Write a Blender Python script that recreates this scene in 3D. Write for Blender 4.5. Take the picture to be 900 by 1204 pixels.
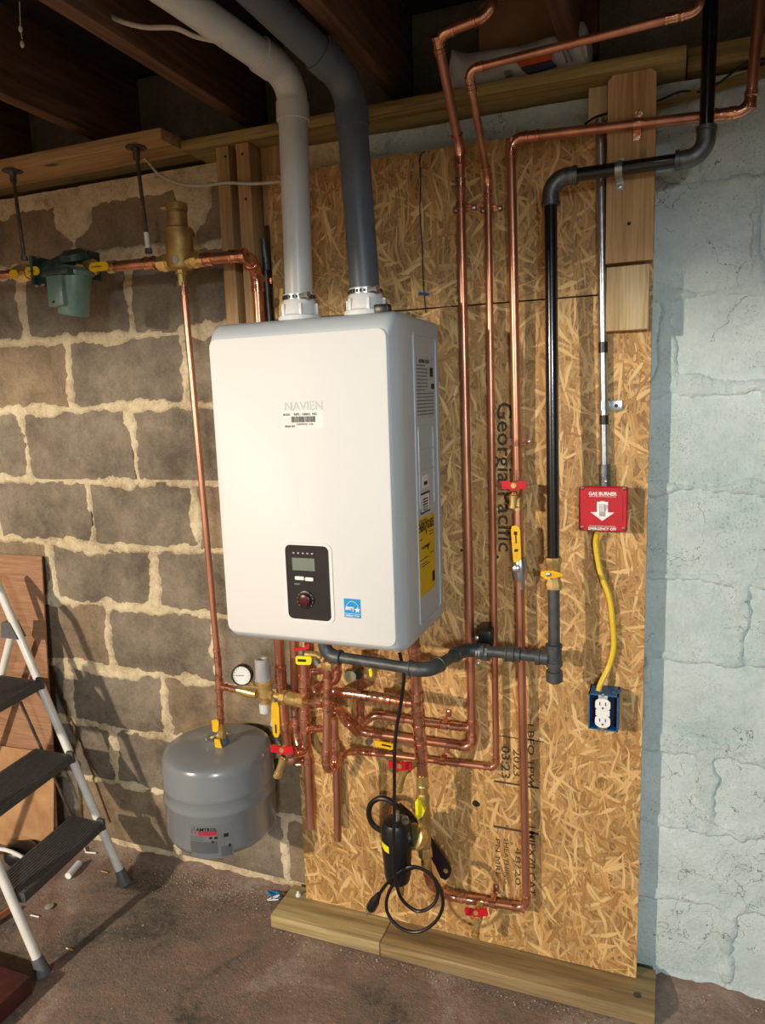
import bpy, math, random
import numpy as np
from mathutils import Vector, Matrix
random.seed(7); rng = np.random.default_rng(7)
C = bpy.context.scene.collection
for o in list(bpy.data.objects): bpy.data.objects.remove(o)

# ------------------------------------------------------------------ camera
CF, CX, CY, CZ = 855.487, .9375, -1.67971, 1.46348
CR = Vector((.9321, .3607, -.0332)); CU = Vector((-.0257, .1572, .9872)); CW = Vector((-.3613, .9193, -.1558))
CR.normalize(); CW.normalize(); CU = CR.cross(CW)
CAMLOC = Vector((CX, CY, CZ))
cd = bpy.data.cameras.new('camera'); cam = bpy.data.objects.new('camera', cd); C.objects.link(cam)
M = Matrix((CR, CU, -CW)).transposed().to_4x4(); M.translation = CAMLOC; cam.matrix_world = M
cd.sensor_fit = 'VERTICAL'; cd.sensor_height = 36; cd.lens = CF / 1204 * 36; cd.clip_start = .02
bpy.context.scene.camera = cam

def at(px, py, y=None, z=None, x=None):
    """the point seen at a pixel of the photograph, on the plane with the given coordinate"""
    d = CW + CR * ((px - 450) / CF) - CU * ((py - 602) / CF)
    if y is not None: t = (y - CY) / d.y
    elif z is not None: t = (z - CZ) / d.z
    else: t = (x - CX) / d.x
    return CAMLOC + d * t

# ------------------------------------------------------------------ world, light, exposure
vs = bpy.context.scene.view_settings
vs.view_transform = 'Standard'; vs.look = 'None'; vs.gamma = 1; vs.use_curve_mapping = False
vs.exposure = 0.0
w = bpy.data.worlds.new('world'); bpy.context.scene.world = w; w.use_nodes = True
w.node_tree.nodes['Background'].inputs[0].default_value = (.55, .65, .8, 1)
w.node_tree.nodes['Background'].inputs[1].default_value = .25

def lin(c):
    return tuple(((v / 255) / 12.92 if v / 255 <= .04045 else ((v / 255 + .055) / 1.055) ** 2.4) for v in c)

def area(name, loc, target, size, power, color, sizey=None):
    l = bpy.data.lights.new(name, 'AREA'); l.energy = power; l.color = color
    l.shape = 'RECTANGLE'; l.size = size; l.size_y = sizey or size
    o = bpy.data.objects.new(name, l); C.objects.link(o); o.location = loc
    o.rotation_euler = (Vector(target) - Vector(loc)).to_track_quat('-Z', 'Y').to_euler()
    return o
def spot(name, loc, target, power, color, cone, blend, size):
    l = bpy.data.lights.new(name, 'SPOT'); l.energy = power; l.color = color
    l.spot_size = math.radians(cone); l.spot_blend = blend; l.shadow_soft_size = size
    o = bpy.data.objects.new(name, l); C.objects.link(o); o.location = loc
    o.rotation_euler = (Vector(target) - Vector(loc)).to_track_quat('-Z', 'Y').to_euler()
    return o
# warm shaded work lamp far to the left, cool shaded lamp to the right behind the camera
def bulb(name, loc, power, color, size):
    l = bpy.data.lights.new(name, 'POINT'); l.energy = power; l.color = color; l.shadow_soft_size = size
    o = bpy.data.objects.new(name, l); C.objects.link(o); o.location = loc; return o
# unseen girder, added with the ceiling to shade the wall top from both
bulb('warm_lamp', (-1.75, -3.8, 2.05), 610, (1, .85, .68), .05)
bulb('cool_lamp', (2.0, -4.3, 2.06), 350, (.82, .93, 1), .22)
bulb('joist_fill', (.9, -1.2, 2.28), .55, (1, .86, .68), .03)  # added weak fill for the dark joists, no known fixture

# ------------------------------------------------------------------ materials
MATS = {}
def nodes(name):
    m = bpy.data.materials.new(name); m.use_nodes = True; nt = m.node_tree
    return m, nt, nt.nodes['Principled BSDF']
def N(nt, t, **k):
    n = nt.nodes.new(t)
    for a, b in k.items(): setattr(n, a, b)
    return n
def ramp(nt, fac, stops):
    r = N(nt, 'ShaderNodeValToRGB'); e = r.color_ramp.elements
    e[0].position, e[0].color = stops[0][0], (*lin(stops[0][1]), 1)
    e[1].position, e[1].color = stops[-1][0], (*lin(stops[-1][1]), 1)
    for p, c in stops[1:-1]:
        q = e.new(p); q.color = (*lin(c), 1)
    nt.links.new(fac, r.inputs[0]); return r.outputs[0]
def coord(nt, scale=(1, 1, 1), rot=(0, 0, 0), loc=(0, 0, 0)):
    g = N(nt, 'ShaderNodeNewGeometry'); m = N(nt, 'ShaderNodeMapping')
    m.inputs['Scale'].default_value = scale; m.inputs['Rotation'].default_value = rot; m.inputs['Location'].default_value = loc
    nt.links.new(g.outputs['Position'], m.inputs[0]); return m.outputs[0]
def noise(nt, vec, scale, detail=4, rough=.6, dist=0):
    n = N(nt, 'ShaderNodeTexNoise'); n.inputs['Scale'].default_value = scale; n.inputs['Detail'].default_value = detail
    n.inputs['Roughness'].default_value = rough; n.inputs['Distortion'].default_value = dist
    nt.links.new(vec, n.inputs['Vector']); return n.outputs['Fac']
def math_(nt, op, a, b):
    n = N(nt, 'ShaderNodeMath', operation=op)
    for i, v in enumerate((a, b)):
        if isinstance(v, (int, float)): n.inputs[i].default_value = v
        else: nt.links.new(v, n.inputs[i])
    return n.outputs[0]
def mix(nt, fac, a, b, mode='MIX'):
    n = N(nt, 'ShaderNodeMix', data_type='RGBA', blend_type=mode)
    for i, v in ((0, fac), (6, a), (7, b)):
        if isinstance(v, (int, float)): n.inputs[i].default_value = v
        elif isinstance(v, tuple): n.inputs[i].default_value = (*lin(v), 1)
        else: nt.links.new(v, n.inputs[i])
    return n.outputs[2]
def bump(nt, b, h, strength, dist=.002):
    n = N(nt, 'ShaderNodeBump'); n.inputs['Strength'].default_value = strength; n.inputs['Distance'].default_value = dist
    nt.links.new(h, n.inputs['Height']); nt.links.new(n.outputs[0], b.inputs['Normal'])

def mat(name, col, rough=.5, metal=0, col2=None, scale=30, bmp=0, bscale=200, detail=4, stretch=(1, 1, 1), lo=.35, hi=.65, coat=0, bdist=.002):
    if name in MATS: return MATS[name]
    m, nt, b = nodes(name)
    b.inputs['Roughness'].default_value = rough; b.inputs['Metallic'].default_value = metal
    b.inputs['Coat Weight'].default_value = coat; b.inputs['Coat Roughness'].default_value = .08
    v = coord(nt, stretch)
    if col2 is None: col2 = tuple(max(0, c * .93) for c in col)
    c = ramp(nt, noise(nt, v, scale, detail), [(lo, col), (hi, col2)]); nt.links.new(c, b.inputs['Base Color'])
    if bmp: bump(nt, b, noise(nt, v, bscale, 4), bmp, bdist)
    MATS[name] = m; return m

COPPER = mat('copper', (226, 162, 132), .32, .86, (172, 116, 92), 14, .12, 60, stretch=(1, 1, .35), lo=.35, hi=.7)
COPPERJ = mat('copper_fitting', (246, 186, 154), .2, .9, (198, 132, 104), 45, .15, 120)
SOLDER = mat('solder', (222, 190, 170), .25, 1, (170, 120, 100), 90, .3, 300)
BRASS = mat('brass', (244, 218, 146), .3, .8, (214, 182, 112), 40, .1, 150)
OLDBRASS = mat('cast_brass', (206, 174, 108), .45, .7, (166, 134, 80), 30, .35, 500)
IRON = mat('black_iron', (88, 92, 94), .42, .4, (66, 70, 72), 40, .3, 350)
BLACKPIPE = mat('black_lacquered_pipe', (22, 23, 25), .22, 0, (14, 14, 16), 25, .05, 100, coat=.5)
MALL = mat('malleable_iron', (120, 122, 122), .42, .8, (88, 90, 92), 60, .3, 300)
STEEL = mat('galvanised_steel', (198, 200, 200), .3, .9, (160, 164, 166), 40, .1, 200)
DSTEEL = mat('dull_steel', (120, 112, 104), .45, .8, (90, 82, 74), 40, .2, 200)
YELLOW = mat('yellow_vinyl', (236, 190, 20), .4, 0, (222, 170, 14), 60)
LEMON = mat('lemon_plastic', (236, 226, 30), .4, 0, (222, 208, 24), 60)
RED = mat('red_plastic', (206, 22, 40), .35, 0, (180, 16, 32), 40)
BLACK = mat('black_plastic', (20, 20, 22), .35, 0, (28, 28, 30), 50)
RUBBER = mat('black_rubber', (18, 18, 19), .32, 0, (26, 26, 27), 50)
WHITE = mat('white_plastic', (236, 238, 236), .35, 0, (228, 230, 228), 50)
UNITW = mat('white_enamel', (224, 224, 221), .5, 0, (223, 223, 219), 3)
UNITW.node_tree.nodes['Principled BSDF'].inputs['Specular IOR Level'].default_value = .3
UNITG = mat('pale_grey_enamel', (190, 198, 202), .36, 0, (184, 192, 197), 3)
PVCW = mat('white_pvc', (206, 208, 204), .35, 0, (196, 198, 194), 12)
PVCG = mat('grey_pvc', (92, 99, 108), .42, 0, (84, 90, 98), 12)
GREYP = mat('grey_plastic', (172, 172, 170), .4)
BROWNP = mat('brown_paper_card', (168, 128, 96), .85, 0, (140, 104, 76), 14, .25, 40, stretch=(.6, .6, 9))
CARD2 = mat('pale_card', (190, 148, 104), .85, 0, (168, 126, 86), 16, .2, 60)
CARDB = mat('box_card', (150, 118, 84), .85, 0, (134, 104, 74), 16)
GREEN = mat('pump_green', (112, 136, 126), .35, 0, (88, 120, 108), 30, .15, 120, coat=.2)
DGREEN = mat('pump_dark_green', (58, 84, 74), .4, 0, (30, 50, 44), 30, .15, 120)
TANK = mat('tank_grey_enamel', (128, 134, 138), .24, 0, (122, 128, 131), 4, .03, 30, coat=.35)
BLUE = mat('blue_box_plastic', (28, 104, 156), .4, 0, (22, 88, 138), 40)
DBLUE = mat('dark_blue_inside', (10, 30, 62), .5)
REDBOX = mat('red_enamel', (196, 30, 44), .35, 0, (180, 24, 38), 20, coat=.2)
INK = mat('black_ink', (16, 16, 16), .6)
OSBINK = mat('faded_black_ink', (52, 42, 28), .8, 0, (100, 78, 46), 160, lo=.42, hi=.66)
GREYINK = mat('grey_ink', (120, 124, 126), .6)
PALEINK = mat('pale_grey_ink', (188, 194, 194), .5)
WINK = mat('white_ink', (240, 240, 238), .5)
REDINK = mat('red_ink', (176, 40, 56), .5)
PAPER = mat('white_paper', (236, 236, 232), .6)
SKYB = mat('sky_blue_sticker', (0, 150, 214), .4)
GUIDE = mat('yellow_paper', (226, 186, 10), .5, 0, (216, 176, 8), 20)
LCD = mat('lcd_glass', (124, 136, 124), .15, 0, (112, 124, 114), 20)
MAROON = mat('maroon_knob', (92, 22, 34), .3, 0, (40, 14, 18), 300)
TREAD = mat('tread_rubber', (82, 80, 78), .6, 0, (66, 64, 63), 90, .2, 300)
LEGW = mat('ladder_white_enamel', (232, 230, 222), .3, 0, (214, 210, 200), 16, coat=.2)
LEGG = mat('ladder_grey_plastic', (96, 98, 100), .5, 0, (84, 86, 88), 50)
CABLEW = mat('white_cable_jacket', (200, 192, 176), .5)
CABLEY = mat('yellow_cable_jacket', (236, 204, 60), .4, 0, (224, 190, 48), 40)
BRICKRED = mat('dark_red_wood', (86, 38, 30), .7, 0, (64, 28, 24), 30)
ORANGEP = mat('orange_print', (206, 88, 40), .5)
BLUEP = mat('navy_print', (58, 60, 92), .5)
BAG = mat('white_bag_plastic', (198, 198, 196), .5, 0, (176, 176, 174), 20, .3, 40)
JOIST = mat('old_joist_wood', (124, 90, 64), .8, 0, (88, 60, 42), 8, .4, 60, stretch=(8, .6, 8))
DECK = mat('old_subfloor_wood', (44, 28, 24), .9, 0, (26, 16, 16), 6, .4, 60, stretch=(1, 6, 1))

def wood(name, c1, c2, c3, axis, sc=1.0, seed=0):
    """softwood with grain running along axis 0/1/2"""
    m, nt, b = nodes(name); b.inputs['Roughness'].default_value = .72
    st = [16 * sc] * 3; st[axis] = 1.1 * sc
    v = coord(nt, tuple(st), loc=(seed, seed * 2.3, seed * .7))
    n = noise(nt, v, 1.6, 5, .6, .9)
    st2 = [150] * 3; st2[axis] = 5
    f = noise(nt, coord(nt, tuple(st2), loc=(seed, 0, 0)), 1.5, 3)
    c = ramp(nt, n, [(.3, c1), (.5, c2), (.68, c3)])
    c = mix(nt, .5, c, ramp(nt, f, [(.3, (150, 150, 150)), (.7, (255, 255, 255))]), 'MULTIPLY')
    k = N(nt, 'ShaderNodeTexVoronoi'); k.inputs['Scale'].default_value = 5.5
    kv = [1, 1, 1]; kv[axis] = .45
    nt.links.new(coord(nt, tuple(kv), loc=(seed * 1.7, .3, seed)), k.inputs['Vector'])
    kf = ramp(nt, k.outputs['Distance'], [(.04, (255, 255, 255)), (.085, (0, 0, 0))])
    c = mix(nt, kf, c, tuple(int(a * .5) for a in c3))
    nt.links.new(c, b.inputs['Base Color']); bump(nt, b, f, .25, .001)
    MATS[name] = m; return m
PINEZ = wood('new_pine_upright', (208, 172, 124), (196, 158, 108), (168, 128, 80), 2, 1, 3)
PINEZ2 = wood('pale_pine_upright', (222, 202, 160), (214, 190, 144), (188, 160, 112), 2, 1, 8)
PINEX = wood('new_pine_board', (206, 170, 122), (192, 152, 102), (160, 118, 74), 0, 1, 5)
TREATX = wood('treated_pine_board', (186, 166, 108), (156, 132, 78), (112, 94, 52), 0, 1, 2)
PLATE = wood('treated_plate', (204, 184, 132), (178, 156, 106), (138, 116, 76), 0, .9, 11)
PLATE2 = wood('treated_plate_weathered', (188, 164, 116), (158, 134, 92), (122, 100, 66), 0, .9, 17)

def masonry(name, c1, c2, c3, grain=1, bst=.6, rough=.9, split=None):
    m, nt, b = nodes(name); b.inputs['Roughness'].default_value = rough
    v = coord(nt)
    big = noise(nt, v, 7, 4); fine = noise(nt, v, 170 * grain, 4, .7); mid = noise(nt, v, 40, 4, .7)
    s = math_(nt, 'ADD', math_(nt, 'MULTIPLY', big, .5), math_(nt, 'ADD', math_(nt, 'MULTIPLY', mid, .25), math_(nt, 'MULTIPLY', fine, .25)))
    c = ramp(nt, s, [(.38, c1), (.5, c2), (.62, c3)])
    h = math_(nt, 'ADD', fine, math_(nt, 'MULTIPLY', mid, 1.5))
    if split:
        # painted from a real edge (behind the board) rightwards, with bare crumbs showing through
        g = N(nt, 'ShaderNodeNewGeometry'); sx = N(nt, 'ShaderNodeSeparateXYZ'); nt.links.new(g.outputs['Position'], sx.inputs[0])
        e = math_(nt, 'ADD', sx.outputs[0], math_(nt, 'MULTIPLY', mid, .25))
        f = math_(nt, 'GREATER_THAN', e, split)
        paint = ramp(nt, s, [(.36, (172, 190, 188)), (.5, (192, 207, 206)), (.62, (206, 218, 217))])
        # pores and hairline cracks, where paint never reached
        vo = N(nt, 'ShaderNodeTexVoronoi', feature='DISTANCE_TO_EDGE'); vo.inputs['Scale'].default_value = 5
        wv = N(nt, 'ShaderNodeTexNoise'); wv.inputs['Scale'].default_value = 9; wv.inputs['Detail'].default_value = 6; nt.links.new(v, wv.inputs['Vector'])
        va = N(nt, 'ShaderNodeVectorMath', operation='MULTIPLY_ADD'); va.inputs[1].default_value = (.35, .35, .35)
        nt.links.new(wv.outputs['Color'], va.inputs[0]); nt.links.new(v, va.inputs[2]); nt.links.new(va.outputs[0], vo.inputs['Vector'])
        crack = math_(nt, 'LESS_THAN', vo.outputs['Distance'], .0042)
        crack = math_(nt, 'MULTIPLY', crack, math_(nt, 'GREATER_THAN', noise(nt, v, 3.1, 2), .52))
        po = math_(nt, 'MULTIPLY', math_(nt, 'GREATER_THAN', noise(nt, v, 210, 3, .7), .60), math_(nt, 'GREATER_THAN', noise(nt, v, 9, 5, .7), .52))
        dark = math_(nt, 'MAXIMUM', crack, math_(nt, 'MULTIPLY', po, .55))
        paint = mix(nt, math_(nt, 'MULTIPLY', dark, .8), paint, (92, 92, 84))
        c = mix(nt, f, c, paint)
    nt.links.new(c, b.inputs['Base Color']); bump(nt, b, h, bst, .004)
    MATS[name] = m; return m
BLOCK = masonry('cinder_block', (146, 134, 116), (122, 111, 95), (92, 83, 70), 1, .6)
BLOCK2 = masonry('cinder_block_brown', (158, 138, 112), (134, 116, 92), (102, 88, 70), 1, .6)
MORTAR = masonry('mortar_and_paint', (228, 213, 180), (208, 191, 156), (160, 142, 110), .8, .9, split=.33)
PAINTB = masonry('painted_block', (214, 194, 154), (194, 172, 132), (150, 130, 96), .8, .8, split=-9)
FARWALL = masonry('far_wall_block', (120, 112, 100), (104, 96, 84), (84, 78, 68))

def floor_mat():
    m, nt, b = nodes('worn_concrete_floor'); b.inputs['Roughness'].default_value = .75
    v = coord(nt)
    s = math_(nt, 'ADD', math_(nt, 'MULTIPLY', noise(nt, v, 3.2, 6, .65, .6), .75), math_(nt, 'MULTIPLY', noise(nt, v, 60, 5, .7), .25))
    c = ramp(nt, s, [(.38, (84, 78, 70)), (.46, (122, 108, 96)), (.53, (138, 114, 100)), (.62, (158, 144, 130))])
    sp = math_(nt, 'GREATER_THAN', noise(nt, v, 120, 2, .5), .74)
    c = mix(nt, sp, c, (184, 172, 150))
    nt.links.new(c, b.inputs['Base Color'])
    bump(nt, b, math_(nt, 'ADD', noise(nt, v, 200, 4), math_(nt, 'MULTIPLY', noise(nt, v, 12, 4), 3)), .6, .004)
    return m
FLOOR = floor_mat()

def osb_mat():
    m, nt, b = nodes('strand_board'); b.inputs['Roughness'].default_value = .6
    wob = N(nt, 'ShaderNodeTexNoise'); wob.inputs['Scale'].default_value = 7; wob.inputs['Detail'].default_value = 2
    nt.links.new(coord(nt), wob.inputs['Vector'])
    best = None; col = None; hh = None
    # overlapping strands: six layers of long cells lying at different angles, the cell of highest rank on top
    for k, (ang, sx, sz, sd) in enumerate([(8, 120, 11, .3), (-14, 100, 12, 5.1), (32, 95, 13, 9.7), (-38, 100, 14, 13.3), (68, 90, 15, 17.9), (-4, 150, 10, 21.7), (-66, 110, 15, 27.1)]):
        mp = N(nt, 'ShaderNodeMapping', vector_type='TEXTURE')
        g = N(nt, 'ShaderNodeNewGeometry')
        va = N(nt, 'ShaderNodeVectorMath', operation='MULTIPLY_ADD'); va.inputs[1].default_value = (.05, .0, .05)
        nt.links.new(wob.outputs['Color'], va.inputs[0]); nt.links.new(g.outputs['Position'], va.inputs[2])
        mp.inputs['Rotation'].default_value = (0, math.radians(ang), 0)
        nt.links.new(va.outputs[0], mp.inputs[0])
        sc = N(nt, 'ShaderNodeVectorMath', operation='MULTIPLY_ADD'); sc.inputs[1].default_value = (sx * 1.25, .01, sz * 1.15); sc.inputs[2].default_value = (sd, 0, sd * 3)
        nt.links.new(mp.outputs[0], sc.inputs[0])
        vo = N(nt, 'ShaderNodeTexVoronoi', voronoi_dimensions='3D'); vo.inputs['Scale'].default_value = 1; vo.inputs['Randomness'].default_value = .9
        nt.links.new(sc.outputs[0], vo.inputs['Vector'])
        sep = N(nt, 'ShaderNodeSeparateColor'); nt.links.new(vo.outputs['Color'], sep.inputs[0])
        fine = N(nt, 'ShaderNodeVectorMath', operation='MULTIPLY'); fine.inputs[1].default_value = (14, 1, .45); nt.links.new(sc.outputs[0], fine.inputs[0])
        fn = noise(nt, fine.outputs[0], .55, 2)
        val = math_(nt, 'ADD', math_(nt, 'MULTIPLY', sep.outputs[1], .62), math_(nt, 'MULTIPLY', fn, .55))
        edge = math_(nt, 'MULTIPLY', vo.outputs['Distance'], .35)
        pr = math_(nt, 'SUBTRACT', sep.outputs[0], edge)
        if best is None: best, col = pr, val
        else:
            gt = math_(nt, 'GREATER_THAN', pr, best)
            mx = N(nt, 'ShaderNodeMix', data_type='FLOAT'); nt.links.new(gt, mx.inputs[0]); nt.links.new(col, mx.inputs[2]); nt.links.new(val, mx.inputs[3])
            col = mx.outputs[0]; best = math_(nt, 'MAXIMUM', pr, best)
    c = ramp(nt, col, [(.12, (104, 70, 34)), (.26, (160, 116, 62)), (.48, (194, 150, 90)), (.72, (210, 168, 106)), (1.0, (230, 198, 140))])
    low = ramp(nt, best, [(.55, (150, 140, 130)), (.8, (255, 255, 255))])
    c = mix(nt, .55, c, low, 'MULTIPLY')
    kn = math_(nt, 'GREATER_THAN', noise(nt, coord(nt, (1, 1, .5)), 42, 2), .765)
    c = mix(nt, kn, c, (70, 40, 20))
    nt.links.new(c, b.inputs['Base Color']); bump(nt, b, math_(nt, 'ADD', col, best), .5, .0015)
    MATS['osb'] = m; return m
OSB = osb_mat()

# ------------------------------------------------------------------ mesh helpers
class MB:
    def __init__(s): s.v = []; s.f = []
    def add(s, vs_, fs):
        n = len(s.v); s.v += [Vector(v) for v in vs_]; s.f += [tuple(i + n for i in f) for f in fs]; return s
    def box(s, lo, hi, bev=0):
        x0, y0, z0 = lo; x1, y1, z1 = hi
        if bev <= 0:
            vs_ = [(x, y, z) for x in (x0, x1) for y in (y0, y1) for z in (z0, z1)]
            return s.add(vs_, [(0, 1, 3, 2), (4, 6, 7, 5), (0, 4, 5, 1), (2, 3, 7, 6), (0, 2, 6, 4), (1, 5, 7, 3)])
        import bmesh
        bm = bmesh.new(); bmesh.ops.create_cube(bm, size=1)
        for v in bm.verts: v.co = Vector((x0 + (v.co.x + .5) * (x1 - x0), y0 + (v.co.y + .5) * (y1 - y0), z0 + (v.co.z + .5) * (z1 - z0)))
        bmesh.ops.bevel(bm, geom=bm.edges[:], offset=bev, segments=2, profile=.5, affect='EDGES')
        bm.verts.index_update(); s.add([v.co.copy() for v in bm.verts], [[v.index for v in f.verts] for f in bm.faces]); bm.free(); return s
    def tube(s, pts, r, seg=14, cap=True, closed=False):
        pts = [Vector(p) for p in pts]; n = len(pts)
        rr = r if isinstance(r, (list, tuple)) else [r] * n
        tang = []
        for i in range(n):
            a = pts[(i - 1) % n] if (closed or i > 0) else pts[i]; b = pts[(i + 1) % n] if (closed or i < n - 1) else pts[i]
            t = b - a; tang.append(t.normalized() if t.length > 1e-9 else Vector((0, 0, 1)))
        u = tang[0].orthogonal().normalized(); base = len(s.v); ring = []
        for i in range(n):
            if i: u = (u - tang[i] * u.dot(tang[i])); u = u.normalized() if u.length > 1e-6 else tang[i].orthogonal().normalized()
            w_ = tang[i].cross(u)
            ring.append([pts[i] + (u * math.cos(2 * math.pi * k / seg) + w_ * math.sin(2 * math.pi * k / seg)) * rr[i] for k in range(seg)])
        vs_ = [p for R_ in ring for p in R_]; fs = []
        for i in range(n if closed else n - 1):
            j = (i + 1) % n
            for k in range(seg):
                k2 = (k + 1) % seg; fs.append((i * seg + k, i * seg + k2, j * seg + k2, j * seg + k))
        if cap and not closed: fs += [tuple(range(seg - 1, -1, -1)), tuple((n - 1) * seg + k for k in range(seg))]
        return s.add(vs_, fs)
    def lathe(s, p, axis, prof, seg=20, up=None):
        """profile [(distance along axis, radius)] turned about axis from p"""
        a = Vector(axis).normalized(); p = Vector(p)
        return s._rings([(p + a * d, r) for d, r in prof], a, seg)
    def _rings(s, rs, a, seg):
        u = a.orthogonal().normalized(); w_ = a.cross(u); vs_ = []; fs = []
        for c, r in rs:
            vs_ += [c + (u * math.cos(2 * math.pi * k / seg) + w_ * math.sin(2 * math.pi * k / seg)) * max(r, 1e-5) for k in range(seg)]
        for i in range(len(rs) - 1):
            for k in range(seg):
                k2 = (k + 1) % seg; fs.append((i * seg + k, i * seg + k2, (i + 1) * seg + k2, (i + 1) * seg + k))
        fs += [tuple(range(seg - 1, -1, -1)), tuple((len(rs) - 1) * seg + k for k in range(seg))]
        return s.add(vs_, fs)
    def prism(s, pts, d):
        """planar outline pts (list of 3D) pushed along vector d"""
        n = len(pts); d = Vector(d); vs_ = [Vector(p) for p in pts] + [Vector(p) + d for p in pts]
        fs = [tuple(range(n)), tuple(range(2 * n - 1, n - 1, -1))] + [(i, i + n, (i + 1) % n + n, (i + 1) % n) for i in range(n)]
        return s.add(vs_, fs)
    def sphere(s, c, r, seg=14, sq=(1, 1, 1)):
        rings = 8; base = []
        for i in range(rings + 1):
            th = math.pi * i / rings
            base.append([(c[0] + r * sq[0] * math.sin(th) * math.cos(2 * math.pi * k / seg), c[1] + r * sq[1] * math.sin(th) * math.sin(2 * math.pi * k / seg), c[2] + r * sq[2] * math.cos(th)) for k in range(seg)])
        vs_ = [p for b_ in base for p in b_]; fs = []
        for i in range(rings):
            for k in range(seg): fs.append((i * seg + k, (i + 1) * seg + k, (i + 1) * seg + (k + 1) % seg, i * seg + (k + 1) % seg))
        return s.add(vs_, fs)
    def build(s, name, m, parent=None, flat=False, ang=35, fix=True):
        me = bpy.data.meshes.new(name)
        off = Vector((0, 0, 0)); q = parent
        while q is not None: off += q.location; q = q.parent
        org = Vector((0, 0, 0))
        if parent is None and s.v:
            lo = [min(v[i] for v in s.v) for i in range(3)]; hi = [max(v[i] for v in s.v) for i in range(3)]
            org = Vector(((lo[0] + hi[0]) / 2, (lo[1] + hi[1]) / 2, lo[2])); off = org
        me.from_pydata([v - off for v in s.v], [], s.f); me.update()
        if fix:
            import bmesh
            bm = bmesh.new(); bm.from_mesh(me); bmesh.ops.remove_doubles(bm, verts=bm.verts, dist=1e-6); bmesh.ops.recalc_face_normals(bm, faces=bm.faces); bm.to_mesh(me); bm.free()
        if not flat:
            me.shade_smooth(); me.set_sharp_from_angle(angle=math.radians(ang))
        me.materials.append(m)
        o = bpy.data.objects.new(name, me); C.objects.link(o); o.location = org
        if parent is not None: o.parent = parent
        return o

def thing(name, label, cat, loc=(0, 0, 0), group=None):
    o = bpy.data.objects.new(name, None); C.objects.link(o); o.location = loc; o.empty_display_size = .05
    o['label'] = label; o['category'] = cat
    if group: o['group'] = group
    return o
def tag(o, label, cat, group=None, kind=None):
    o['label'] = label; o['category'] = cat
    if group: o['group'] = group
    if kind: o['kind'] = kind
    return o
def struct(o): o['kind'] = 'structure'; return o

def text(body, size, origin, xd, yd, m, parent, name='lettering', ext=.0003, align='LEFT', bold=0):
    cu = bpy.data.curves.new('t', 'FONT'); cu.body = body; cu.size = size; cu.extrude = ext; cu.resolution_u = 2; cu.align_x = align; cu.offset = bold * size
    ob = bpy.data.objects.new('t', cu); C.objects.link(ob); dg = bpy.context.evaluated_depsgraph_get()
    me0 = bpy.data.meshes.new_from_object(ob.evaluated_get(dg)); X = Vector(xd).normalized(); Y = Vector(yd).normalized(); Z = X.cross(Y)
    o3 = Vector(origin); mb = MB(); mb.add([o3 + X * v.co.x + Y * v.co.y + Z * v.co.z for v in me0.vertices], [tuple(p.vertices) for p in me0.polygons])
    bpy.data.objects.remove(ob); bpy.data.meshes.remove(me0)
    return mb.build(name, m, parent, flat=True, fix=False)

def arc(p0, p1, p2, r, n=8):
    """points of a rounded corner at p1, starting and ending r from it"""
    a = (p0 - p1).normalized(); b = (p2 - p1).normalized()
    half = a.angle(b) / 2
    if half > math.pi / 2 - .03: return [p1 + a * r, p1, p1 + b * r]
    R = r * math.tan(half); bis = (a + b).normalized(); c = p1 + bis * (R / math.sin(half))
    s0 = p1 + a * r - c; s1 = p1 + b * r - c; tot = s0.angle(s1); out = []
    for i in range(n + 1):
        t = i / n; out.append(c + (s0 * math.sin((1 - t) * tot) + s1 * math.sin(t * tot)) / math.sin(tot))
    return out

def pipe_run(name, label, cat, pts, r, er, m=None, mj=None, group=None, coup=(), straps=(), fat=1.13, hub=.012, clip=True, bead=True, strap_y=0.0):
    """a soldered or screwed run: straight pipes, an elbow at each bend, couplings and wall straps as parts"""
    m = m or COPPER; mj = mj or COPPERJ
    P = [Vector(p) if not (isinstance(p, tuple) and p[0] > 5 or isinstance(p, tuple) and len(p) == 3 and (abs(p[0]) > 5 or abs(p[1]) > 5)) else at(p[0], p[1], p[2]) for p in pts]
    t = thing(name, label, cat, P[-1], group)
    n = len(P); st = [P[0]]
    for i in range(n - 1):
        a, b = P[i], P[i + 1]; d = (b - a).normalized()
        s_ = a + d * er if i > 0 else a; e_ = b - d * er if i < n - 2 else b
        if (e_ - s_).dot(d) > .002: MB().tube([s_, e_], r, 16).build('pipe', m, t)
    for i in range(1, n - 1):
        d0 = (P[i - 1] - P[i]).normalized(); d1 = (P[i + 1] - P[i]).normalized()
        A = arc(P[i - 1], P[i], P[i + 1], er)
        full = [A[0] + d0 * hub] + A + [A[-1] + d1 * hub]
        mb = MB().tube(full, r * fat, 16)
        if bead:
            for q, dd in ((A[0], d0), (A[-1], d1)):
                mb.lathe(q + dd * (hub * .55), dd, [(0, r * fat), (.001, r * fat * 1.1), (hub * .4, r * fat * 1.1), (hub * .45, r)], 16)
        mb.build('elbow', mj, t)
    for c in coup:
        i, u, L = c[:3]; a, b = P[i], P[i + 1]; d = (b - a).normalized(); p = a.lerp(b, u)
        k = c[3] if len(c) > 3 else 1.18
        MB().lathe(p - d * L / 2, d, [(0, r), (.0005, r * k * 1.05), (L * .22, r * k * 1.05), (L * .26, r * (k - .06)), (L * .74, r * (k - .06)), (L * .78, r * k * 1.05), (L - .0005, r * k * 1.05), (L, r)], 18).build('coupling', c[4] if len(c) > 4 else mj, t)
    for i, u in straps:
        a, b = P[i], P[i + 1]; d = (b - a).normalized(); p = a.lerp(b, u); strap(t, p, d, r, strap_y)
    return t
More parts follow.
